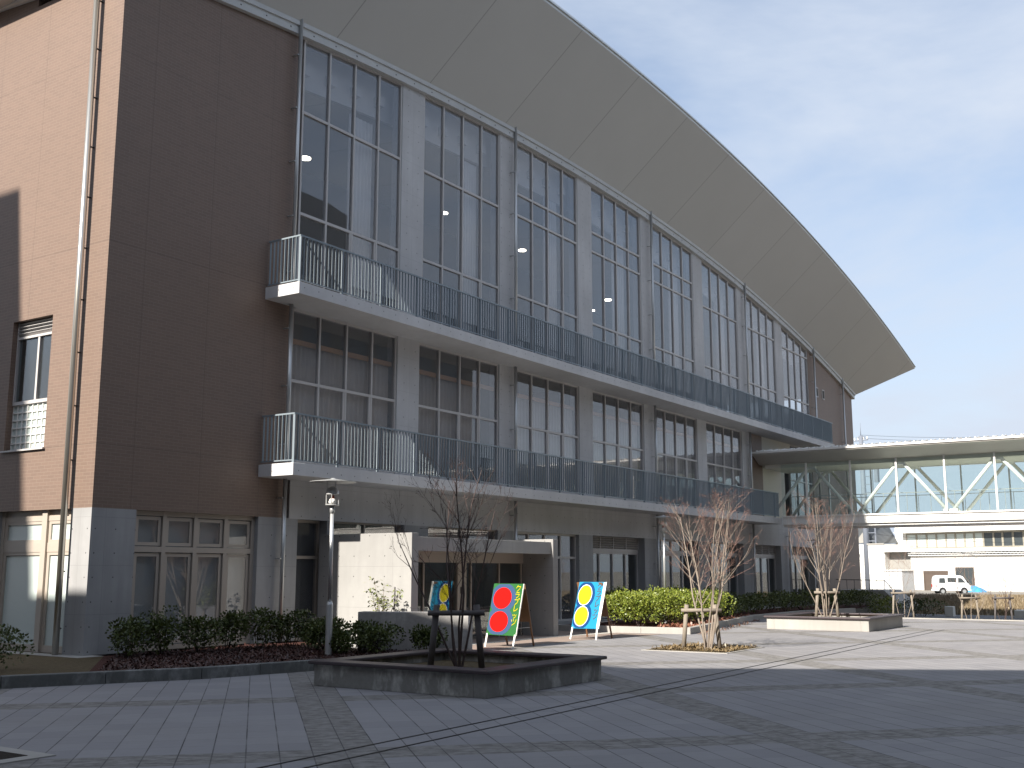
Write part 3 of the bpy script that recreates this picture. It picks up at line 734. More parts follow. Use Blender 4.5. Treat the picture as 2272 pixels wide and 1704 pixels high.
for xx in (34.3, 36.75):
    for k in range(7):
        for (ya, za, yb, zb) in ((bots[k] - .12, 4.15, tops[k] + .10, 6.12), (tops[k] - .16, 6.12, bots[k + 1] + .16, 4.15)):
            m = MB(); m.tube([(xx, ya, za), (xx, yb, zb)], .068, 12); m.build('diagonal_brace', 'white', FB, smooth=True)
m = MB()
for xx in (34.3, 36.75):
    for k in range(1, 8): m.box(xx - .1, xx + .1, bots[k] - .28, bots[k] + .28, 4.0, 4.16)
    for k in range(7): m.box(xx - .1, xx + .1, tops[k] - .26, tops[k] + .2, 6.06, 6.16)
m.build_each('brace_shoe', 'white', FB)
g = MB(); g.box(34.03, 34.04, Y1, -1.06, 4.04, 6.3); g.box(37.13, 37.14, Y1, -.4, 4.04, 6.3); g.build_each('side_glass', 'glass_bridge', FB)
m = MB()
for xx in (34.55, 36.5):
    m.tube([(xx, -1.2, 4.9), (xx, Y1, 4.9)], .015, 6)
    y = -1.5
    while y > -31: m.tube([(xx, y, 4.0), (xx, y, 4.9)], .012, 6); y -= .95
m.build('handrail', 'steel', FB)

# ------------------------------------------------------------------ reflected and shading neighbours
nb = thing('neighbouring_building', 'dark school wing opposite, seen as a reflection in the left upper windows, its unseen left end added to cut skylight', 'building')
m = MB()
pr = [(-8, 14), (-8, 15.5), (8, 15.5), (16, 15.6), (24, 22.9), (28, 23.1), (31.3, 22.95), (32.8, 22.9), (34.3, 22.6)]  # unseen left end added and sized to limit skylight on the brick
m.prism([(x, -25, z) for x, z in ([(-8, -.4)] + pr[1:] + [(34.3, -.4)])], (0, -10, 0)); m.box(34.3, 47.2, -35, -25, -.4, 15.3)
m.build('wall', 'bldg_dark', nb)
m = MB()
for f_ in range(4):
    for i in range(10): x = 14.8 + i * 3.2; m.box(x, x + 2.2, -24.99, -24.95, 1 + f_ * 4, 3.2 + f_ * 4)
m.build_each('window', 'carglass', nb)
ob = thing('neighbouring_building', 'tall school wing beyond the left edge that throws its shadow over the plaza', 'building')
OX = -17.0; TE = math.tan(EL); k0 = 17 * TE
profl = [(26, 9.75), (4.87, 9.75), (4.87, 1.35), (1.5, 1.35), (0.9, 3.95), (-3.6, 3.95), (-6.6, 3.25), (-9.35, 4.45), (-12.8, 5.9), (-22, 9.0), (-60, 9.0)]
m = MB(); m.prism([(OX, 26, -.4)] + [(OX, y, z + k0) for y, z in profl] + [(OX, -60, -.4)], (-12, 0, 0)); m.build('wall', 'cementsheet', ob)
m = MB()
for f_ in range(3):
    for i in range(14): y = -40 + i * 4.5; m.box(OX, OX + .05, y, y + 2.6, 1 + f_ * 3.9, 2.9 + f_ * 3.9)
m.build_each('window', 'carglass', ob)

# ------------------------------------------------------------------ bare trees
def bare_tree(name, label, base, H, R, nst, seed, mat, group='bare young trees with timber supports', dens=1.0, twig='bark_red', stem_r=.02, group2=None):
    rnd = random.Random(seed); base = Vector(base); st = MB(); tw = MB()
    def grow(mb, p, d, ln, r, depth, curl):
        segs = 5 if depth == 0 else 3; pts = [p.copy()]; rr = [r]; q = p.copy(); dd = d.copy()
        for i in range(segs):
            dd = (dd + Vector((rnd.gauss(0, curl), rnd.gauss(0, curl), rnd.gauss(0, curl * .5) + (.05 if depth else .0)))).normalized()
            q = q + dd * ln / segs; pts.append(q.copy()); rr.append(max(r * (1 - (i + 1) / segs * .72), .0018))
        mb.tube(pts, rr, 5 if depth == 0 else (4 if depth == 1 else 3), False)
        return pts, dd, rr
    def rec(p, d, ln, r, depth):
        pts, dd, rr = grow(st if depth <= 1 else tw, p, d, ln, r, depth, .10 if depth else .07)
        if depth >= 4 or ln < .10: return
        if depth == 0: n = int(11 * dens)
        elif depth == 1: n = int(6 * dens)
        elif depth == 2: n = int(4 * dens)
        else: n = 2
        for i in range(n):
            t = rnd.uniform(.32 if depth == 0 else .2, 1.0) * (len(pts) - 1); k = min(int(t), len(pts) - 2); pp = pts[k].lerp(pts[k + 1], t - k)
            ax = (pts[k + 1] - pts[k]).normalized(); side = ax.cross(Vector((rnd.gauss(0, 1), rnd.gauss(0, 1), rnd.gauss(0, 1)))).normalized()
            a = math.radians(rnd.uniform(22, 48)); nd = (ax * math.cos(a) + side * math.sin(a)).normalized(); nd.z += .12; nd.normalize()
            f = 1 - .55 * t / (len(pts) - 1)
            rec(pp, nd, ln * rnd.uniform(.30, .52) * (f + .25), max(rr[k] * .5, .0028), depth + 1)
    for i in range(nst):
        a = 2 * math.pi * i / nst + rnd.uniform(-.3, .3); lean = rnd.uniform(.10, .36) if i else .03
        d = Vector((math.cos(a) * lean, math.sin(a) * lean, 1)).normalized() ; off = Vector((math.cos(a), math.sin(a), 0)) * rnd.uniform(.02, .09)
        # vase: start fairly upright, spreads later
        p = base + off; ln = H * rnd.uniform(.72, .95)
        rec(p, d, ln, stem_r * rnd.uniform(.8, 1.15), 0)
    # keep crown within radius and height
    for mb in (st, tw):
        for j, v in enumerate(mb.v):
            dx, dy, dz = v[0] - base.x, v[1] - base.y, v[2] - base.z; rr_ = math.hypot(dx, dy)
            if rr_ > R * .8: s = (R * .8 + (rr_ - R * .8) * .35) / rr_; dx *= s; dy *= s
            if dz > H * .9: dz = H * .9 + (dz - H * .9) * .35
            mb.v[j] = (dx, dy, dz)
    t = thing(name, label, 'tree', group, tuple(base))
    st.build('trunk', mat, t); tw.build('crown', twig, t)
    return t
def support(base, w, h, dr, mat, label, r=.04):
    base = Vector(base); d = Vector(dr).normalized(); t = thing('tree_support', label, 'tree support', 'timber tree supports', tuple(base))
    for s in (-1, 1):
        m = MB(); m.tube([d * s * (w * .5), d * s * (w * .5 - .09) + Vector((0, 0, h))], r, 8); m.build('post', mat, t, smooth=True)
    m = MB(); c = Vector((0, 0, h - .12)) + Vector((-d.y, d.x, 0)) * -.07; m.tube([c - d * (w * .5 + .04), c + d * (w * .5 + .04)], r * .8, 8); m.build('crossbar', mat, t, smooth=True)
    m = MB()
    for s in (-1, 1): m.lathe(tuple(d * s * (w * .5 - .08) + Vector((0, 0, h - .16))), [(r * 1.15, 0), (r * 1.15, .08)], 8)
    m.build_each('rope_tie', 'black', t)
    return t
pd = (0.553, -0.833, 0)
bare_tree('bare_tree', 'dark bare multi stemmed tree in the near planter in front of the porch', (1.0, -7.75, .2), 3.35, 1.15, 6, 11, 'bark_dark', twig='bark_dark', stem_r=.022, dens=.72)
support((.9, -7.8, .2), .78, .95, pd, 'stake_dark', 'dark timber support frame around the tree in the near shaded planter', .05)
bare_tree('bare_tree', 'sunlit pinkish bare tree standing in the square of soil on the plaza', (9.55, -8.1, 0), 3.45, 1.35, 7, 5, 'bark', stem_r=.024, dens=.8)
support((9.5, -7.98, 0), .78, .95, pd, 'stake', 'pale timber support frame around the tree in the square of soil', .05)
bare_tree('bare_tree', 'bare reddish tree in the sunlit farther planter by the footbridge', (20.4, -7.2, .2), 3.8, 1.2, 7, 23, 'bark', stem_r=.022, dens=.8)
support((20.45, -7.2, .2), .68, .95, pd, 'stake', 'pale timber support frame around the tree in the sunlit farther planter', .05)
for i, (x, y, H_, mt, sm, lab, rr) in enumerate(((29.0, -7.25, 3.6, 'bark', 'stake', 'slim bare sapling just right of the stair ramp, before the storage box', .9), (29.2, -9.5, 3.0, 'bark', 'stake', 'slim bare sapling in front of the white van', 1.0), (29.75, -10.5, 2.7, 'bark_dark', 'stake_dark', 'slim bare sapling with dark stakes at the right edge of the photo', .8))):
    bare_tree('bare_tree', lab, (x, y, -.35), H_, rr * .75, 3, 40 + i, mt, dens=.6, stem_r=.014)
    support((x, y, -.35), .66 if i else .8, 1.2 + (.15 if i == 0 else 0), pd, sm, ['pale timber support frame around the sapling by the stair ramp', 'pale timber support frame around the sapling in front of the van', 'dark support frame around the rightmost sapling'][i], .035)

# ------------------------------------------------------------------ shrubs
def shrub(c, rx, ry, h, n, ls, mat, label, group, seed, rz=0.0, stems=True):
    rnd = random.Random(seed); m = MB(); lob = []
    for i in range(9): a = rnd.uniform(0, 6.28); rr = rnd.uniform(.2, .75); lob.append((math.cos(a) * rx * rr, math.sin(a) * ry * rr, h * rnd.uniform(.45, .74), rnd.uniform(.28, .42)))
    for i in range(n):
        lx, ly, lz, lr = rnd.choice(lob)
        d = Vector((rnd.gauss(0, 1), rnd.gauss(0, 1), rnd.gauss(0, 1) * .9 + .25)).normalized(); q = rnd.uniform(.55, 1.06) ** .6
        p = Vector((lx + d.x * lr * rx * q * 1.5, ly + d.y * lr * ry * q * 1.5, max(.04, lz + d.z * lr * h * q)))
        out = (d + Vector((rnd.gauss(0, .5), rnd.gauss(0, .5), rnd.gauss(0, .5)))).normalized(); a = out * ls * rnd.uniform(.7, 1.25)
        b = a.cross(Vector((rnd.gauss(0, 1), rnd.gauss(0, 1), rnd.gauss(0, 1)))).normalized() * ls * .42
        m.add([p, p + a * .5 + b, p + a * 1.15, p + a * .5 - b], [(0, 1, 2, 3)])
    t = thing('shrub', label, 'shrub', group, c, rz); m.build('foliage', mat, t)
    if stems:
        s = MB()
        for i in range(9):
            lx, ly, lz, lr = rnd.choice(lob); s.tube([(lx * .15, ly * .15, 0), (lx * .6, ly * .6, lz * .5), (lx, ly, lz)], [.010, .007, .004], 4, False)
        s.build('stem', 'bark_dark', t)
    return t
hd = [(.15, -1.05, .5, .68), (.85, -1.15, .55, .78), (1.55, -1.35, .5, .68), (2.2, -1.35, .5, .74), (2.9, -1.5, .52, .76), (3.6, -1.7, .48, .66), (3.9, -2.35, .5, .6), (3.2, -2.75, .45, .5), (3.6, -3.5, .5, .54), (3.4, -4.15, .5, .52), (4.0, -4.85, .42, .46), (2.75, -3.7, .42, .44)]
hl = ['leftmost shrub of the dark hedge beside the corner column', 'dark shrub under the left pane of the ground floor window', 'dark shrub under the middle of the ground floor window', 'dark shrub under the right pane of the ground floor window', 'dark shrub before the concrete pier beside the drainpipe', 'dark shrub before the narrow doorway glass left of the lamp', 'dark shrub just left of the near lamp post', 'low dark shrub at the foot of the near lamp post', 'dark shrub just right of the near lamp post', 'dark shrub before the left end of the low wall', 'rightmost dark shrub before the low wall by the planter tree', 'low dark shrub at the front of the hedge behind the planter corner']
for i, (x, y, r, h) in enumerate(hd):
    shrub((x, y, .13), r * .8, r * .8, h, 1300, .05, 'leaf_shaded', hl[i], 'dark hedge shrubs by the near kerb', 100 + i, i * 1.3)
shrub((-2.75, -1.45, .13), .5, .5, .66, 900, .05, 'leaf_shaded', 'dark shrub cut by the left edge of the photo below the end wall', 'dark hedge shrubs by the near kerb', 130)
k = 0
bl = [(15.6, -3.4), (16.3, -4.0), (16.4, -2.9), (17.2, -3.6), (17.9, -4.1), (18.0, -3.0), (18.8, -3.5), (19.7, -3.9), (19.7, -2.9), (20.7, -3.3), (15.9, -2.4), (17.3, -2.2)]
for x, y in bl:
    place = 'nearest the plaza kerb' if y < -3.6 else ('nearest the building' if y < -0 and y > -2.95 else 'in the middle row')
    shrub((x, y, .12), .62, .62, .92 + .1 * random.random(), 2300, .055, 'leaf_bright', 'bright green shrub %s, %s from the signboard end' % (place, ordn[min(7, int((x - 15.2) / .8))]), 'bright green shrubs behind the yellow signboard', 200 + k, k); k += 1
k = 0
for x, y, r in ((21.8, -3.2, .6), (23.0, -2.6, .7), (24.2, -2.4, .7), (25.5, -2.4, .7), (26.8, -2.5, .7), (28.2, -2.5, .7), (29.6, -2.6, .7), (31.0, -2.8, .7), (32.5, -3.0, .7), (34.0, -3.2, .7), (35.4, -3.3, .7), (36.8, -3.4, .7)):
    shrub((x, y, .12), r, r, .72, 900, .07, 'leaf_shaded', 'dark shaded shrub in the far bed, number %d counting away from the bright shrubs' % (k + 1), 'dark shrubs along the far bed', 240 + k, k); k += 1
shrub((38.2, -3.9, -.4), .8, .8, .95, 900, .08, 'leaf_bright', 'lone bright green shrub behind the sunlit planter near the stair ramp', 'far green shrubs by the ramp', 300)
shrub((43.0, -4.6, -.5), .9, .9, .9, 900, .08, 'leaf_shaded', 'dark shrub beside the grey box at the foot of the ramp', 'far green shrubs by the ramp', 301)

# bamboo-like plant with stake before the porch wall
t = thing('potted_plant', 'small pale leafy plant tied to a thin stake against the sunlit porch wall', 'plant', None, (5.25, -2.65, .13))
rnd = random.Random(3); st = MB(); lf = MB()
for i in range(7):
    a = rnd.uniform(0, 6.28); top = Vector((math.cos(a) * rnd.uniform(.1, .4), math.sin(a) * rnd.uniform(.2, .6), rnd.uniform(.8, 1.4)))
    pts = [Vector((0, 0, 0)), top * .5 + Vector((0, 0, .15)), top]; st.tube(pts, [.012, .008, .003], 5, False)
    for j in range(44):
        q = pts[1].lerp(pts[2], rnd.random()) + Vector((rnd.gauss(0, .08), rnd.gauss(0, .08), rnd.gauss(0, .05)))
        a_ = Vector((rnd.gauss(0, 1), rnd.gauss(0, 1), -.4)).normalized() * .105; b_ = a_.cross(Vector((0, 0, 1))).normalized() * .026
        lf.add([q, q + a_ * .5 + b_, q + a_, q + a_ * .5 - b_], [(0, 1, 2, 3)])
st.build('stem', 'bark', t); lf.build('foliage', 'leaf_pale', t)
m = MB(); m.tube([(5.3, -2.95, .1), (5.3, -2.95, 1.33)], .018, 8); tag(m.build('stake', 'stake_dark', smooth=True), 'thin dark upright stake beside the pale leafy plant at the porch wall', 'stake')
# thin low hoop rail by the glass door
m = MB()
for a in (-.2, -.95): m.tube([(5.0, a, 0), (5.0, a, .62), (5.0, a - .05, .66), (5.0, a - .5, .66), (5.0, a - .55, .62), (5.0, a - .55, 0)], .011, 6)
tag(m.build('hoop_rail', 'black'), 'thin dark hoop rail standing behind the hedge left of the near lamp', 'rail')

# ------------------------------------------------------------------ low wall, planters, pit
P0, P1 = Vector((3.83, -3.24, 0)), Vector((4.68, -5.30, 0)); d = (P1 - P0).normalized(); n = Vector((-d.y, d.x, 0))
m = MB(); m.prism([tuple(P0), tuple(P1), tuple(P1 + n * .36), tuple(P0 + n * .36)], (0, 0, .87)); tag(m.build('low_wall', 'wall_old', bevel=.01), 'low free-standing concrete wall behind the hedge and near planter', 'wall')
def planter(x0, x1, y0, y1, h, label, mat):
    t = thing('planter', label, 'planter', 'square concrete tree planters', ((x0 + x1) / 2, (y0 + y1) / 2, 0)); cx, cy = (x0 + x1) / 2, (y0 + y1) / 2
    a, b = (x1 - x0) / 2, (y1 - y0) / 2; w = .22
    m = MB(); m.box(-a, a, -b, -b + w, 0, h); m.box(-a, a, b - w, b, 0, h); m.box(-a, -a + w, -b + w, b - w, 0, h); m.box(a - w, a, -b + w, b - w, 0, h)
    m.build('planter_wall', mat, t, bevel=.008)
    m = MB(); q = .07; c = .36; z0, z1 = h, h + .05
    m.prism([(-a - q, -b - q, z0), (a + q, -b - q, z0), (a + q - c, -b - q + c, z0), (-a - q + c, -b - q + c, z0)], (0, 0, z1 - z0))
    m.prism([(-a - q, b + q, z0), (-a - q + c, b + q - c, z0), (a + q - c, b + q - c, z0), (a + q, b + q, z0)], (0, 0, z1 - z0))
    m.prism([(-a - q, -b - q, z0), (-a - q + c, -b - q + c, z0), (-a - q + c, b + q - c, z0), (-a - q, b + q, z0)], (0, 0, z1 - z0))
    m.prism([(a + q, -b - q, z0), (a + q, b + q, z0), (a + q - c, b + q - c, z0), (a + q - c, -b - q + c, z0)], (0, 0, z1 - z0))
    m.build('timber_seat', 'capwood', t, bevel=.012)
    m = MB(); m.box(-a + w, a - w, -b + w, b - w, 0.01, h * .62); m.build('soil', 'soil', t)
planter(-.58, 2.52, -9.40, -6.30, .31, 'near shaded planter with dark timber seat edge around a dark bare tree', 'concrete_old')
planter(18.6, 22.2, -8.95, -6.0, .33, 'sunlit farther planter with timber seat edge beneath the footbridge', 'concrete_plain')
m = MB(); w = .06
pq = [(8.72, -8.88), (10.93, -8.84), (10.72, -6.98), (8.66, -6.96)]
m.prism([(x, y, 0) for x, y in pq], (0, 0, .012)); struct(m, 'tree_pit_frame', 'concrete_plain')
m = MB(); m.prism([(8.79, -8.81, .0), (10.85, -8.77, .0), (10.66, -7.05, .0), (8.73, -7.03, .0)], (0, 0, .016)); struct(m, 'tree_pit_soil', 'soil')
chips('tree_pit_debris', [(8.8, -8.8), (10.85, -8.75), (10.65, -7.1), (8.75, -7.1)], 1800, .02, leaf_mat('soil_crumb', (.14, .10, .05), (.26, .19, .10)), .03)
m = MB(); m.prism([(-9, -8.74, 0), (-6.47, -8.74, 0), (-6.47, -7.3, 0), (-9, -7.3, 0)], (0, 0, .012)); struct(m, 'near_pit_frame', 'concrete_plain')
m = MB(); m.prism([(-9, -8.57, 0), (-6.64, -8.57, 0), (-6.64, -7.4, 0), (-9, -7.4, 0)], (0, 0, .016)); struct(m, 'near_pit_soil', 'darksoil')

# ------------------------------------------------------------------ lamps
def lamp(loc, label):
    t = thing('street_lamp', label, 'street lamp', 'slender disc topped lamps', loc)
    m = MB(); m.lathe((0, 0, 0), [(.062, 0), (.062, .95), (.045, 1.0), (.045, 1.01)], 16); m.build('base_sleeve', 'lampmetal', t, smooth=False)
    m = MB(); m.tube([(0, 0, 1.0), (0, 0, 2.70)], .036, 16); m.tube([(0, 0, 2.62), (0, 0, 2.76)], .045, 16); m.build('pole', 'lampmetal', t, smooth=True)
    h = MB(); h.lathe((0, 0, 2.76), [(.11, 0), (.13, .01), (.13, .03), (.05, .035)], 20)
    for i in range(4):
        a = i * math.pi / 2 + .6; h.tube([(.115 * math.cos(a), .115 * math.sin(a), 2.78), (.115 * math.cos(a), .115 * math.sin(a), 2.98)], .010, 6)
    h.lathe((0, 0, 2.97), [(.125, 0), (.125, .02), (.12, .06), (.09, .12), (.03, .15)], 20)
    for i in range(3):
        a = i * 2.094 + .3; h.tube([(.10 * math.cos(a), .10 * math.sin(a), 3.03), (.10 * math.cos(a), .10 * math.sin(a), 3.22)], .007, 6)
    h.build('lantern', 'lampmetal', t)
    m = MB(); m.lathe((0, 0, 2.80), [(.06, 0), (.075, .03), (.05, .09), (.02, .1)], 16); m.build('bulb', 'white', t, smooth=True)
    m = MB(); m.lathe((0, 0, 2.885), [(.02, 0), (.035, .02), (.035, .07)], 12); m.build('bulb_socket', 'bulbred', t)
    m = MB(); m.lathe((0, 0, 3.205), [(.06, 0), (.43, -.005), (.43, .004), (.16, .04), (.05, .06), (.03, .075)], 36); m.build('disc_shade', 'lampmetal', t, smooth=False)
    return t
MT['pole_grey'] = plain('blue_grey_pole', (0.16, 0.18, 0.22), 0.7)
MT['lampmetal'] = plain('silver_lamp_paint', (0.62, 0.63, 0.63), 0.32, 0.5, 0.03)
MT['bulbred'] = plain('amber_socket', (0.35, 0.06, 0.02), 0.5)
l1 = lamp((2.51, -3.71, .1), 'silver disc topped lamp standing in the dark hedge left of the porch')
l2 = copy_tree(l1); l2.location = (17.9, -3.09, .1); l2.scale = (.87, .87, .99); l2['label'] = 'silver disc topped lamp rising from the bright green shrubs'
l3 = copy_tree(l1); l3.location = (33.6, -2.6, -.25); l3['label'] = 'farthest slim lamp seen through the bare tree under the footbridge'

# ------------------------------------------------------------------ signboards
def stroke_text(m, O, U, V, N, chars, x0, y0, size, lw, mi):
    G_ = {'ku': [[(.38, 1), (.12, .55)], [(.34, .82), (.86, .82), (.72, .4), (.3, .0)]],
          'ra': [[(.25, .95), (.78, .95)], [(.14, .66), (.86, .66), (.72, .3), (.34, .0)]],
          'bu': [[(.12, .85), (.78, .85), (.66, .4), (.28, .0)], [(.82, 1.08), (.9, .93)], [(.95, 1.1), (1.03, .96)]],
          're': [[(.25, 1), (.25, .06), (.55, .18), (.88, .5)]],
          'xtsu': [[(.2, .62), (.28, .42)], [(.45, .66), (.52, .46)], [(.82, .64), (.7, .25), (.4, .02)]],
          'tsu': [[(.08, .9), (.2, .6)], [(.42, .98), (.52, .68)], [(.94, .95), (.76, .35), (.28, .0)]]}
    y = y0
    for c in chars:
        for s in G_[c]:
            for i in range(len(s) - 1):
                a, b = [O + U * (x0 + q[0] * size[0]) + V * (y - size[1] + q[1] * size[1]) for q in (s[i], s[i + 1])]
                dd = (b - a); l = dd.length; dd.normalize(); w = N.cross(dd).normalized()
                m.obox((a + b) / 2 + N * .0135, tuple(dd * (l / 2 + lw * .4)), tuple(w * lw), tuple(N * .0015), mi)
        y -= size[1] * 1.13
def disc(m, O, U, V, N, cx, cy, rx, ry, lift, mi, n=32, clip=None):
    ps = []
    for i in range(n):
        t = 2 * math.pi * i / n; a = cx + rx * math.cos(t); b = cy + ry * math.sin(t)
        if clip: a = min(max(a, clip[0]), clip[1]); b = min(max(b, clip[2]), clip[3])
        ps.append(O + U * a + V * b + N * lift)
    m.prism([tuple(p) for p in ps], tuple(N * .0015), mi)
def board(fl, fr, bl_, br_, apx, ztop, zbot, label, cols, white_strip):
    # fl/fr front feet, bl/br back feet, apx = x of the hinge
    t = thing('signboard', label, 'signboard', None, (0, 0, 0))
    fl, fr, bl_, br_ = [Vector((*p, 0)) for p in (fl, fr, bl_, br_)]
    tl = Vector((apx, fl.y - .06, ztop)); tr = Vector((apx, fr.y + .04, ztop))
    def at(a, b, z): return a.lerp(b, z / ztop)
    for a, b in ((fl, tl), (fr, tr)):
        m = MB(); dd = (b - a).normalized(); q = at(a, b, zbot + .03); m.obox(tuple((a + q) / 2), tuple((q - a) / 2), (0, .02, 0), (.012, 0, 0)); m.build('leg', 'white', t)
    for a, b in ((bl_, tl), (br_, tr)):
        m = MB(); b = b.lerp(a, .13); m.obox(tuple((a + b) / 2 + Vector((.02, 0, 0))), tuple((b - a) / 2), (0, .02, 0), (.012, 0, 0)); m.build('leg', 'wood_brown', t)
    m = MB(); m.tube([tuple(at(fl, tl, .42)), tuple(at(bl_, tl, .42))], .005, 5); m.tube([tuple(at(fr, tr, .42)), tuple(at(br_, tr, .42))], .005, 5); m.build_each('stay_cord', 'steel', t)
    for side in (0, 1):
        A, Bq = (fl, fr) if side == 0 else (br_, bl_); TA, TB = (tl, tr) if side == 0 else (tr, tl)
        O = at(A, TA, zbot); O2 = at(Bq, TB, zbot)
        U = (O2 - O); V = (TA - O); wd, ht = U.length + .06, V.length; U.normalize(); V.normalize(); N = V.cross(U).normalized() * (1)
        if (N.x > 0) == (side == 0): N = -N
        O = O - U * .03
        if side == 1:
            m = MB(); z1 = .25; m.obox(tuple(O + U * wd / 2 + V * ht * .62), tuple(U * wd / 2), tuple(V * ht * .37), tuple(N * .006)); m.build('back_panel', 'wood_brown', t); continue
        m = MB(); m.obox(tuple(O + U * wd / 2 + V * ht / 2), tuple(U * wd / 2), tuple(V * ht / 2), tuple(N * .008), 0)
        e_ = .0095
        clip = (0.012, wd - .02, 0.012, ht - .012)
        q_ = .80 if white_strip else 1.0
        disc(m, O, U, V, N, wd * .38 * q_, ht * .71, wd * .44 * q_, ht * .30, e_, 1, clip=clip); disc(m, O, U, V, N, wd * .38 * q_, ht * .27, wd * .44 * q_, ht * .285, e_ + .0001, 1, clip=clip)
        disc(m, O, U, V, N, wd * .37 * q_, ht * .715, wd * .325 * q_, ht * .225, e_ + .002, 3); disc(m, O, U, V, N, wd * .37 * q_, ht * .26, wd * .325 * q_, ht * .215, e_ + .002, 3)
        disc(m, O, U, V, N, wd * .37 * q_, ht * .715, wd * .305 * q_, ht * .21, e_ + .004, 2); disc(m, O, U, V, N, wd * .37 * q_, ht * .26, wd * .305 * q_, ht * .20, e_ + .004, 2)
        stroke_text(m, O, U, V, N * 1.0, ['ku', 'ra', 'bu', 're', 'xtsu', 'tsu'], wd * (.70 if white_strip else .77), ht * .965, (wd * .18, ht * .115), .0085, 4)
        if white_strip:
            m.obox(tuple(O + U * (wd - .03) + V * ht / 2 + N * .010), tuple(U * .028), tuple(V * ht * .49), tuple(N * .001), 5)
        m.obox(tuple(O + U * (wd + .006) + V * ht / 2), tuple(U * .008), tuple(V * ht / 2), tuple(N * .012), 5)
        m.build('painted_panel', cols, t)
    return t
board((7.77, -3.54), (7.57, -4.41), (8.47, -3.66), (8.49, -4.35), 8.08, 1.38, .26, 'green signboard with red discs and yellow lettering standing before the porch', ['green', 'sblue', 'red', 'sblue', 'yellow', 'white'], False)
board((11.18, -3.73), (11.25, -4.42), (12.2, -3.62), (11.97, -4.46), 11.62, 1.39, .26, 'sky blue signboard with yellow discs and dark lettering standing by the bright shrubs', ['lblue', 'navy', 'yellow', 'white', 'black', 'white'], True)

# ------------------------------------------------------------------ far right: ramp, box, grass bank, van, buildings
m = MB(); m.prism([(38, -0.6, -.5), (38, -0.6, .55), (46.5, -0.6, .55), (46.5, -0.6, -.5)], (0, -2.2, 0)); m = MB()
m.prism([(44.5, .0, -.5), (44.5, 0, .72), (44.5, -2.4, .72), (44.5, -3.3, -.1), (44.5, -3.3, -.5)], (3.2, 0, 0)); rmp = thing('stair_ramp', 'grey concrete stair and ramp with thin railing at the far end of the school', 'stairs'); m.build('stair_wall', 'concrete_plain', rmp)
m = MB()
for i in range(9): y = .6 - i * .38; m.tube([(44.55, y, .72), (44.55, y, 1.25)], .014, 5)
m.tube([(44.55, .6, 1.25), (44.55, -2.44, 1.22), (44.55, -3.05, .5)], .018, 6)
for i in range(2): y = -2.7 - i * .25; m.tube([(44.55, y, .72 - (-2.4 - y) * .9), (44.55, y, 1.25 - (-2.44 - y) * .94)], .014, 5)
m.build('railing', 'black', rmp)
m = MB(); m.box(42.9, 43.4, -6.0, -5.62, -.5, .02); tag(m.build('utility_box', 'white', bevel=.01), 'small pale grey box on the ground at the foot of the grass bank', 'utility box')
m = MB(); m.box(43.0, 43.9, -9.9, -8.65, -.5, -.1); tag(m.build('concrete_bench', 'white', bevel=.02), 'low white block bench at the right edge of the photo', 'bench')
m = MB(); m.prism([(46.5, 30, -.51), (53, 30, .22), (60, 30, .22), (62, 30, -.51)], (0, -75, 0)); 
rd = m; struct(rd, 'grass_bank', plain('dry_bank_soil', (0.24, 0.18, 0.10), 0.95, 0, 0.3, 3))
m = MB(); rnd = random.Random(9)
for i in range(26000):
    x = 46.6 + 8.4 * rnd.random(); y = rnd.uniform(-16, -0.5); z = -.51 + (min(x, 53) - 46.5) / 6.5 * .73
    h = rnd.uniform(.10, .26); a = rnd.uniform(0, 3.14); dx, dy = math.cos(a) * .022, math.sin(a) * .022; lx, ly = rnd.gauss(0, .07), rnd.gauss(0, .07)
    m.add([(x - dx, y - dy, z), (x + dx, y + dy, z), (x + lx, y + ly, z + h)], [(0, 1, 2)])
tag(m.build('dry_grass', 'grass_dry'), kind='stuff')
m = MB(); m.box(62, 121, -40, 60, -.64, -.60); struct(m, 'far_road', 'asphalt')

# local frame on the far white facade: s along it, n out of it (towards the camera)
FO = Vector((121.03, 5.07, 0)); FD = Vector((math.cos(math.radians(71)), math.sin(math.radians(71)), 0)); FN = Vector((-FD.y, FD.x, 0))
def fbox(m, s0, s1, n0, n1, z0, z1, mi=0):
    c = FO + FD * (s0 + s1) / 2 + FN * (n0 + n1) / 2 + Vector((0, 0, (z0 + z1) / 2))
    m.obox(tuple(c), tuple(FD * (s1 - s0) / 2), tuple(FN * (n1 - n0) / 2), (0, 0, (z1 - z0) / 2), mi)
MT['brownframe'] = plain('dark_brown_frame', (0.10, 0.075, 0.06), 0.6)
MT['olive'] = plain('olive_grey_frame', (0.30, 0.28, 0.23), 0.5)
wbld = thing('white_building', 'long white two storey building with a window band beyond the footbridge', 'building')
m = MB(); fbox(m, -22, 11.5, -10, 0, -.65, 1.8); fbox(m, -22, 6.71, -10.0, 0, 1.8, 3.5); fbox(m, 6.71, 11.5, -10.0, 0, 1.8, 3.5); fbox(m, -22, 12.6, -10, -.05, 4.0, 4.35); fbox(m, -22, 12.6, -10, -.3, 4.35, 6.2)
m.build('wall', 'wall_white', wbld)
m = MB(); fbox(m, -22, 13.0, -11, .9, 6.2, 6.38); fbox(m, -22, 12.6, -10.5, .55, 6.38, 8.2); m.build('roof', 'wall_white', wbld)
m = MB(); fbox(m, -22, 11.6, -.5, .35, 3.5, 3.58); fbox(m, -22, 11.6, -.5, .35, 3.72, 3.78); fbox(m, -22, 11.6, -.5, .35, 3.92, 4.02); m.build('cornice', 'white', wbld)
m = MB(); s_ = -21.8
while s_ < 11.5: fbox(m, s_, s_ + .18, -.3, .3, 3.58, 3.72); fbox(m, s_ + .2, s_ + .38, -.3, .3, 3.78, 3.92); s_ += .42
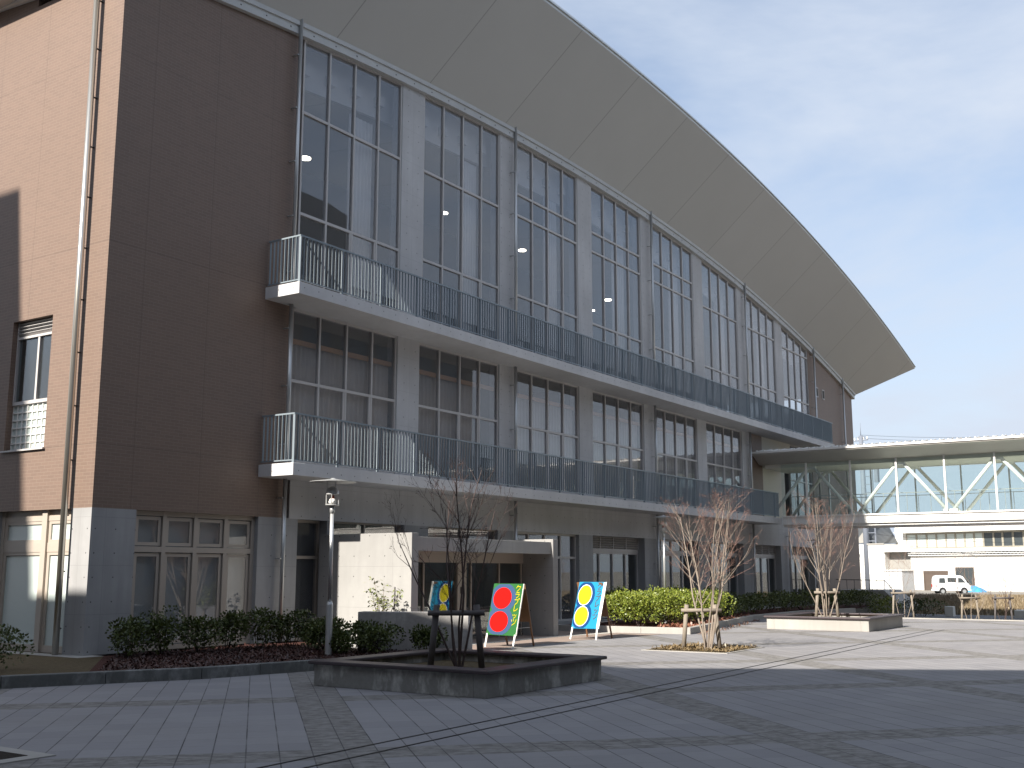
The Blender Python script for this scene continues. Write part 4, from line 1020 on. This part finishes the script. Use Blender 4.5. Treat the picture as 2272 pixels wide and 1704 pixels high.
m.build('cornice_brackets', 'tile_roof', wbld)
edges = [12.1, 10.7, 9.36, 8.1, 6.85, 5.66, 4.5, 3.34, 2.23, 1.0, -.06, -1.28, -2.5, -3.7, -4.9, -6.1, -7.3]
for i in range(len(edges) - 1):
    a, b = edges[i + 1], edges[i]; m = MB(); 
    fbox(m, a, a + .12, -.3, -.2, 4.4, 6.1); fbox(m, b - .1, b, -.3, -.2, 4.4, 6.1); fbox(m, a + .12, b - .1, -.3, -.2, 6.0, 6.1); fbox(m, a + .12, b - .1, -.3, -.2, 4.4, 4.5)
    w_ = m.build('window', 'olive', wbld)
    m = MB(); fbox(m, a + .12, b - .1, -.29, -.26, 4.5, 6.0); m.build('pane', 'frost' if i < 8 else 'carglass', w_)
m = MB(); fbox(m, 6.75, 9.9, 0, .03, -.63, 1.75); dd_ = m.build('garage_door', 'brownframe', wbld)
m = MB(); fbox(m, 6.75, 6.95, 0.03, .08, -.63, 1.75); fbox(m, 9.75, 9.9, .03, .08, -.63, 1.75); fbox(m, 6.95, 9.75, .03, .08, 1.5, 1.75); fbox(m, 7.0, 8.5, .03, .05, .9, 1.5); m.build('garage_frame', 'brownframe', dd_)
m = MB(); fbox(m, 3.5, 5.8, 0, .04, .1, 2.15); w_ = m.build('window', 'brownframe', wbld); m = MB(); fbox(m, 3.6, 4.6, .04, .06, .2, 2.05); fbox(m, 4.7, 5.7, .04, .06, .2, 2.05); m.build('pane', 'carglass', w_)
an = thing('white_annex', 'white box shaped annex left of the long white building, with grey canopy', 'building')
m = MB(); fbox(m, 11.55, 14.9, -9, -.8, -.65, 4.0); m.build('wall', 'cementsheet', an)
m = MB(); fbox(m, 11.2, 14.9, -6, .5, 4.0, 4.8); m.build('canopy', 'wall_white', an)
wh = thing('white_house_block', 'tall plain white block behind the utility pole left of the annex', 'building')
m = MB(); fbox(m, 14.9, 20.6, -12, .2, -.65, 5.0); fbox(m, 12.9, 17.4, -14, -6, 5.0, 8.2); m.build('wall', 'wall_white', wh)
m = MB(); fbox(m, 14.9, 17.4, .2, .3, 4.9, 5.1); m.build('coping', 'cementsheet', wh)
m = MB(); c = FO + FD * 18.6 + FN * .3; m.lathe((c.x, c.y, 3.6), [(.22, 0), (.22, .2), (.12, .3)], 12); m.build('wall_lamp', 'steel', wh)
hs = thing('tiled_roof_house', 'house with dark grey tiled gable roof peeking under the bridge by the pole', 'house')
m = MB(); P = lambda s, n, z: tuple(FO + FD * s + FN * n + Vector((0, 0, z)))
m.prism([P(20.8, -1, 5.2), P(17.0, -1, 5.2), P(18.2, -1, 7.3), P(20.8, -1, 7.5)], tuple(FN * -5)); m.build('roof', 'tile_roof', hs)
m = MB(); m.prism([P(19.8, -.8, 5.2), P(17.8, -.8, 5.2), P(18.6, -.8, 6.5)], tuple(FN * -.15)); m.build('gable_wall', 'cementsheet', hs)
bx = thing('storage_tank', 'grey white storage box with domed lid between the annex and the van', 'tank')
m = MB(); fbox(m, 8.9, 11.4, 3.5, 6, -.65, 1.7); m.build('tank_body', 'greylight', bx, bevel=.1) if 'greylight' in MT else None
MT['greylight'] = plain('pale_grey_plastic', (0.50, 0.51, 0.52), 0.5, 0, 0.04)
if not bx.children: m.build('tank_body', 'greylight', bx, bevel=.1)
m = MB(); fbox(m, 8.8, 11.5, 3.4, 6.1, 1.7, 1.85); m.build('lid', 'white', bx, bevel=.05)
# utility pole
up = thing('utility_pole', 'grey utility pole with crossarms, rungs and antennas behind the footbridge', 'utility pole', None, tuple(FO + FD * 17.54 + Vector((0, 0, -.6))))
m = MB(); m.tube([(0, 0, 0), (0, 0, 19.2)], [.42, .26], 14); m.tube([(0, 0, 19.2), (0, 0, 20.8)], [.05, .02], 6); m.build('pole', 'pole_grey', up, smooth=True)
m = MB()
for z, w_ in ((18.6, 1.0), (19.0, .6), (16.9, 1.3), (16.0, 1.5)): m.obox((0, 0, z), tuple(FD * w_), tuple(FN * .06), (0, 0, .06))
m.build_each('crossarm', 'pole_grey', up)
m = MB()
for z in (18.7, 17.0, 16.1):
    for s in (-.9, -.4, .45, .95): q = FD * s; m.tube([(q.x, q.y, z), (q.x, q.y, z + .3)], .07, 6)
m.build_each('insulator', 'white', up)
m = MB(); q = FD * -1.35; m.tube([(q.x, q.y, 5.5), (q.x, q.y, 15)], .1, 8)
for z in range(6, 15, 1): m.obox((q.x / 2, q.y / 2, z), tuple(FD * .7), tuple(FN * .03), (0, 0, .05))
q2 = FD * -2.0; m.obox((q2.x, q2.y, 14.2), tuple(FD * .25), tuple(FN * .2), (0, 0, 1.0)); m.build('ladder_rack', 'pole_grey', up)
for i, (z, e_) in enumerate(((18.7, 15.6), (18.3, 15.2), (17.0, 13.9), (6.4, 5.0))):
    a = FO + FD * 17.54; b = FO + FD * -30 + FN * 8; m = MB(); pts = []
    for k in range(25): t_ = k / 24; q = a.lerp(b, t_); pts.append((q.x, q.y, z + (e_ - z) * t_ - 2.2 * 4 * t_ * (1 - t_) * .5))
    m.tube(pts, .018, 5); tag(m.build('power_line', 'black'), 'thin sagging %s wire running right from the utility pole' % ['topmost', 'second', 'third', 'lowest'][i], 'wire', 'wires from the utility pole')
p2 = thing('dark_pole', 'slim dark pole standing just right of the school corner', 'pole', None, tuple(FO + FD * 20.45 + Vector((0, 0, -.6))))
m = MB(); m.tube([(0, 0, 0), (0, 0, 14.3)], .24, 10); m.build('pole', 'pole_grey', p2, smooth=True)
m = MB(); m.lathe((0, 0, 14.3), [(.3, 0), (.3, .12), (.05, .3)], 10); m.build('pole_cap', 'steel', p2)
# blue tarp heap
m = MB(); nx, ny = 16, 8; vs = []
c0 = FO + FD * -.1 + FN * 5.5; rnd = random.Random(4)
for j in range(ny + 1):
    for i in range(nx + 1):
        u_, v_ = i / nx, j / ny; h = .72 * math.sin(math.pi * min(1, (1 - u_) * 1.0 + .0) ** .8) ** .7 * math.sin(math.pi * v_) ** .5 + (rnd.uniform(-.05, .08) if 0 < i < nx and 0 < j < ny else 0)
        q = c0 + FD * (1.15 - 2.3 * (1 - u_)) + FN * (v_ * 1.6); vs.append((q.x, q.y, -.6 + max(0, h)))
m.add(vs, [(j * (nx + 1) + i, j * (nx + 1) + i + 1, (j + 1) * (nx + 1) + i + 1, (j + 1) * (nx + 1) + i) for j in range(ny) for i in range(nx)])
tag(m.build('tarpaulin', 'tarp', smooth=True), 'blue tarpaulin heaped on the ground right of the white van', 'tarpaulin')
# van
VX = Vector((0.5526, -0.8334, 0)); vc = Vector((106.0, 7.55, -.6))
van = thing('parked_van', 'small white van parked side on before the white building', 'van', None, tuple(vc), math.atan2(VX.y, VX.x))
side = [(-1.68, .32), (-1.68, .95), (-1.62, 1.55), (-1.5, 1.80), (-1.2, 1.88), (.75, 1.86), (1.0, 1.78), (1.42, 1.18), (1.62, .98), (1.70, .62), (1.68, .32)]
m = MB(); m.prism([(x, -.72, z) for x, z in side], (0, 1.44, 0)); m.build('body', 'carwhite', van, bevel=.06)
for poly, nm in (([(-1.45, 1.12), (-1.40, 1.60), (-.86, 1.62), (-.80, 1.12)], 'side_window'), ([(-.58, 1.2), (-.58, 1.64), (.30, 1.63), (.30, 1.2)], 'side_window'), ([(.48, 1.16), (.48, 1.62), (.82, 1.60), (1.24, 1.16)], 'front_side_window')):
    m = MB(); m.prism([(x, -.735, z) for x, z in poly], (0, .03, 0)); m.build(nm, 'carglass', van)
m = MB(); m.prism([(1.03, -.62, 1.76), (1.43, -.66, 1.21), (1.45, -.66, 1.23), (1.05, -.62, 1.78)], (0, 1.3, 0)); m.build('windscreen', 'carglass', van)
for x in (-1.12, 1.05):
    m = MB(); m.tube([(x, .58, .29), (x, .76, .29)], .29, 20); m.build('wheel', 'rubber', van)
    m = MB(); m.tube([(x, -.76, .29), (x, -.58, .29)], .29, 20); wv = m.build('wheel', 'rubber', van)
    m = MB(); m.tube([(x, -.775, .29), (x, -.755, .29)], .18, 16); m.build('rim', 'steel', wv)
    m = MB(); m.tube([(x, -.728, .33), (x, -.722, .33)], .36, 20); m.build('wheel_arch', 'black', van)
for y in (-.55, .55):
    m = MB(); m.box(1.66, 1.72, y - .13, y + .13, .68, .84); m.build('headlight', 'frost', van)
    m = MB(); m.box(-1.71, -1.67, y - .08, y + .08, .7, 1.0); m.build('tail_light', 'red', van)
m = MB(); m.box(1.64, 1.75, -.7, .7, .34, .5); m.box(-1.75, -1.66, -.7, .7, .34, .5); m.build_each('bumper', 'carwhite', van)
m = MB(); m.box(1.30, 1.42, -.86, -.76, 1.2, 1.36); m.build('wing_mirror', 'black', van)
m = MB(); m.box(.34, .44, -.728, -.72, 1.0, 1.03); m.box(-.5, -.4, -.728, -.72, 1.0, 1.03); m.build_each('door_handle', 'black', van)
m = MB()
for x in (.38, -.66): m.box(x - .006, x + .006, -.7225, -.7195, .45, 1.7)
m.build_each('door_seam', 'black', van)
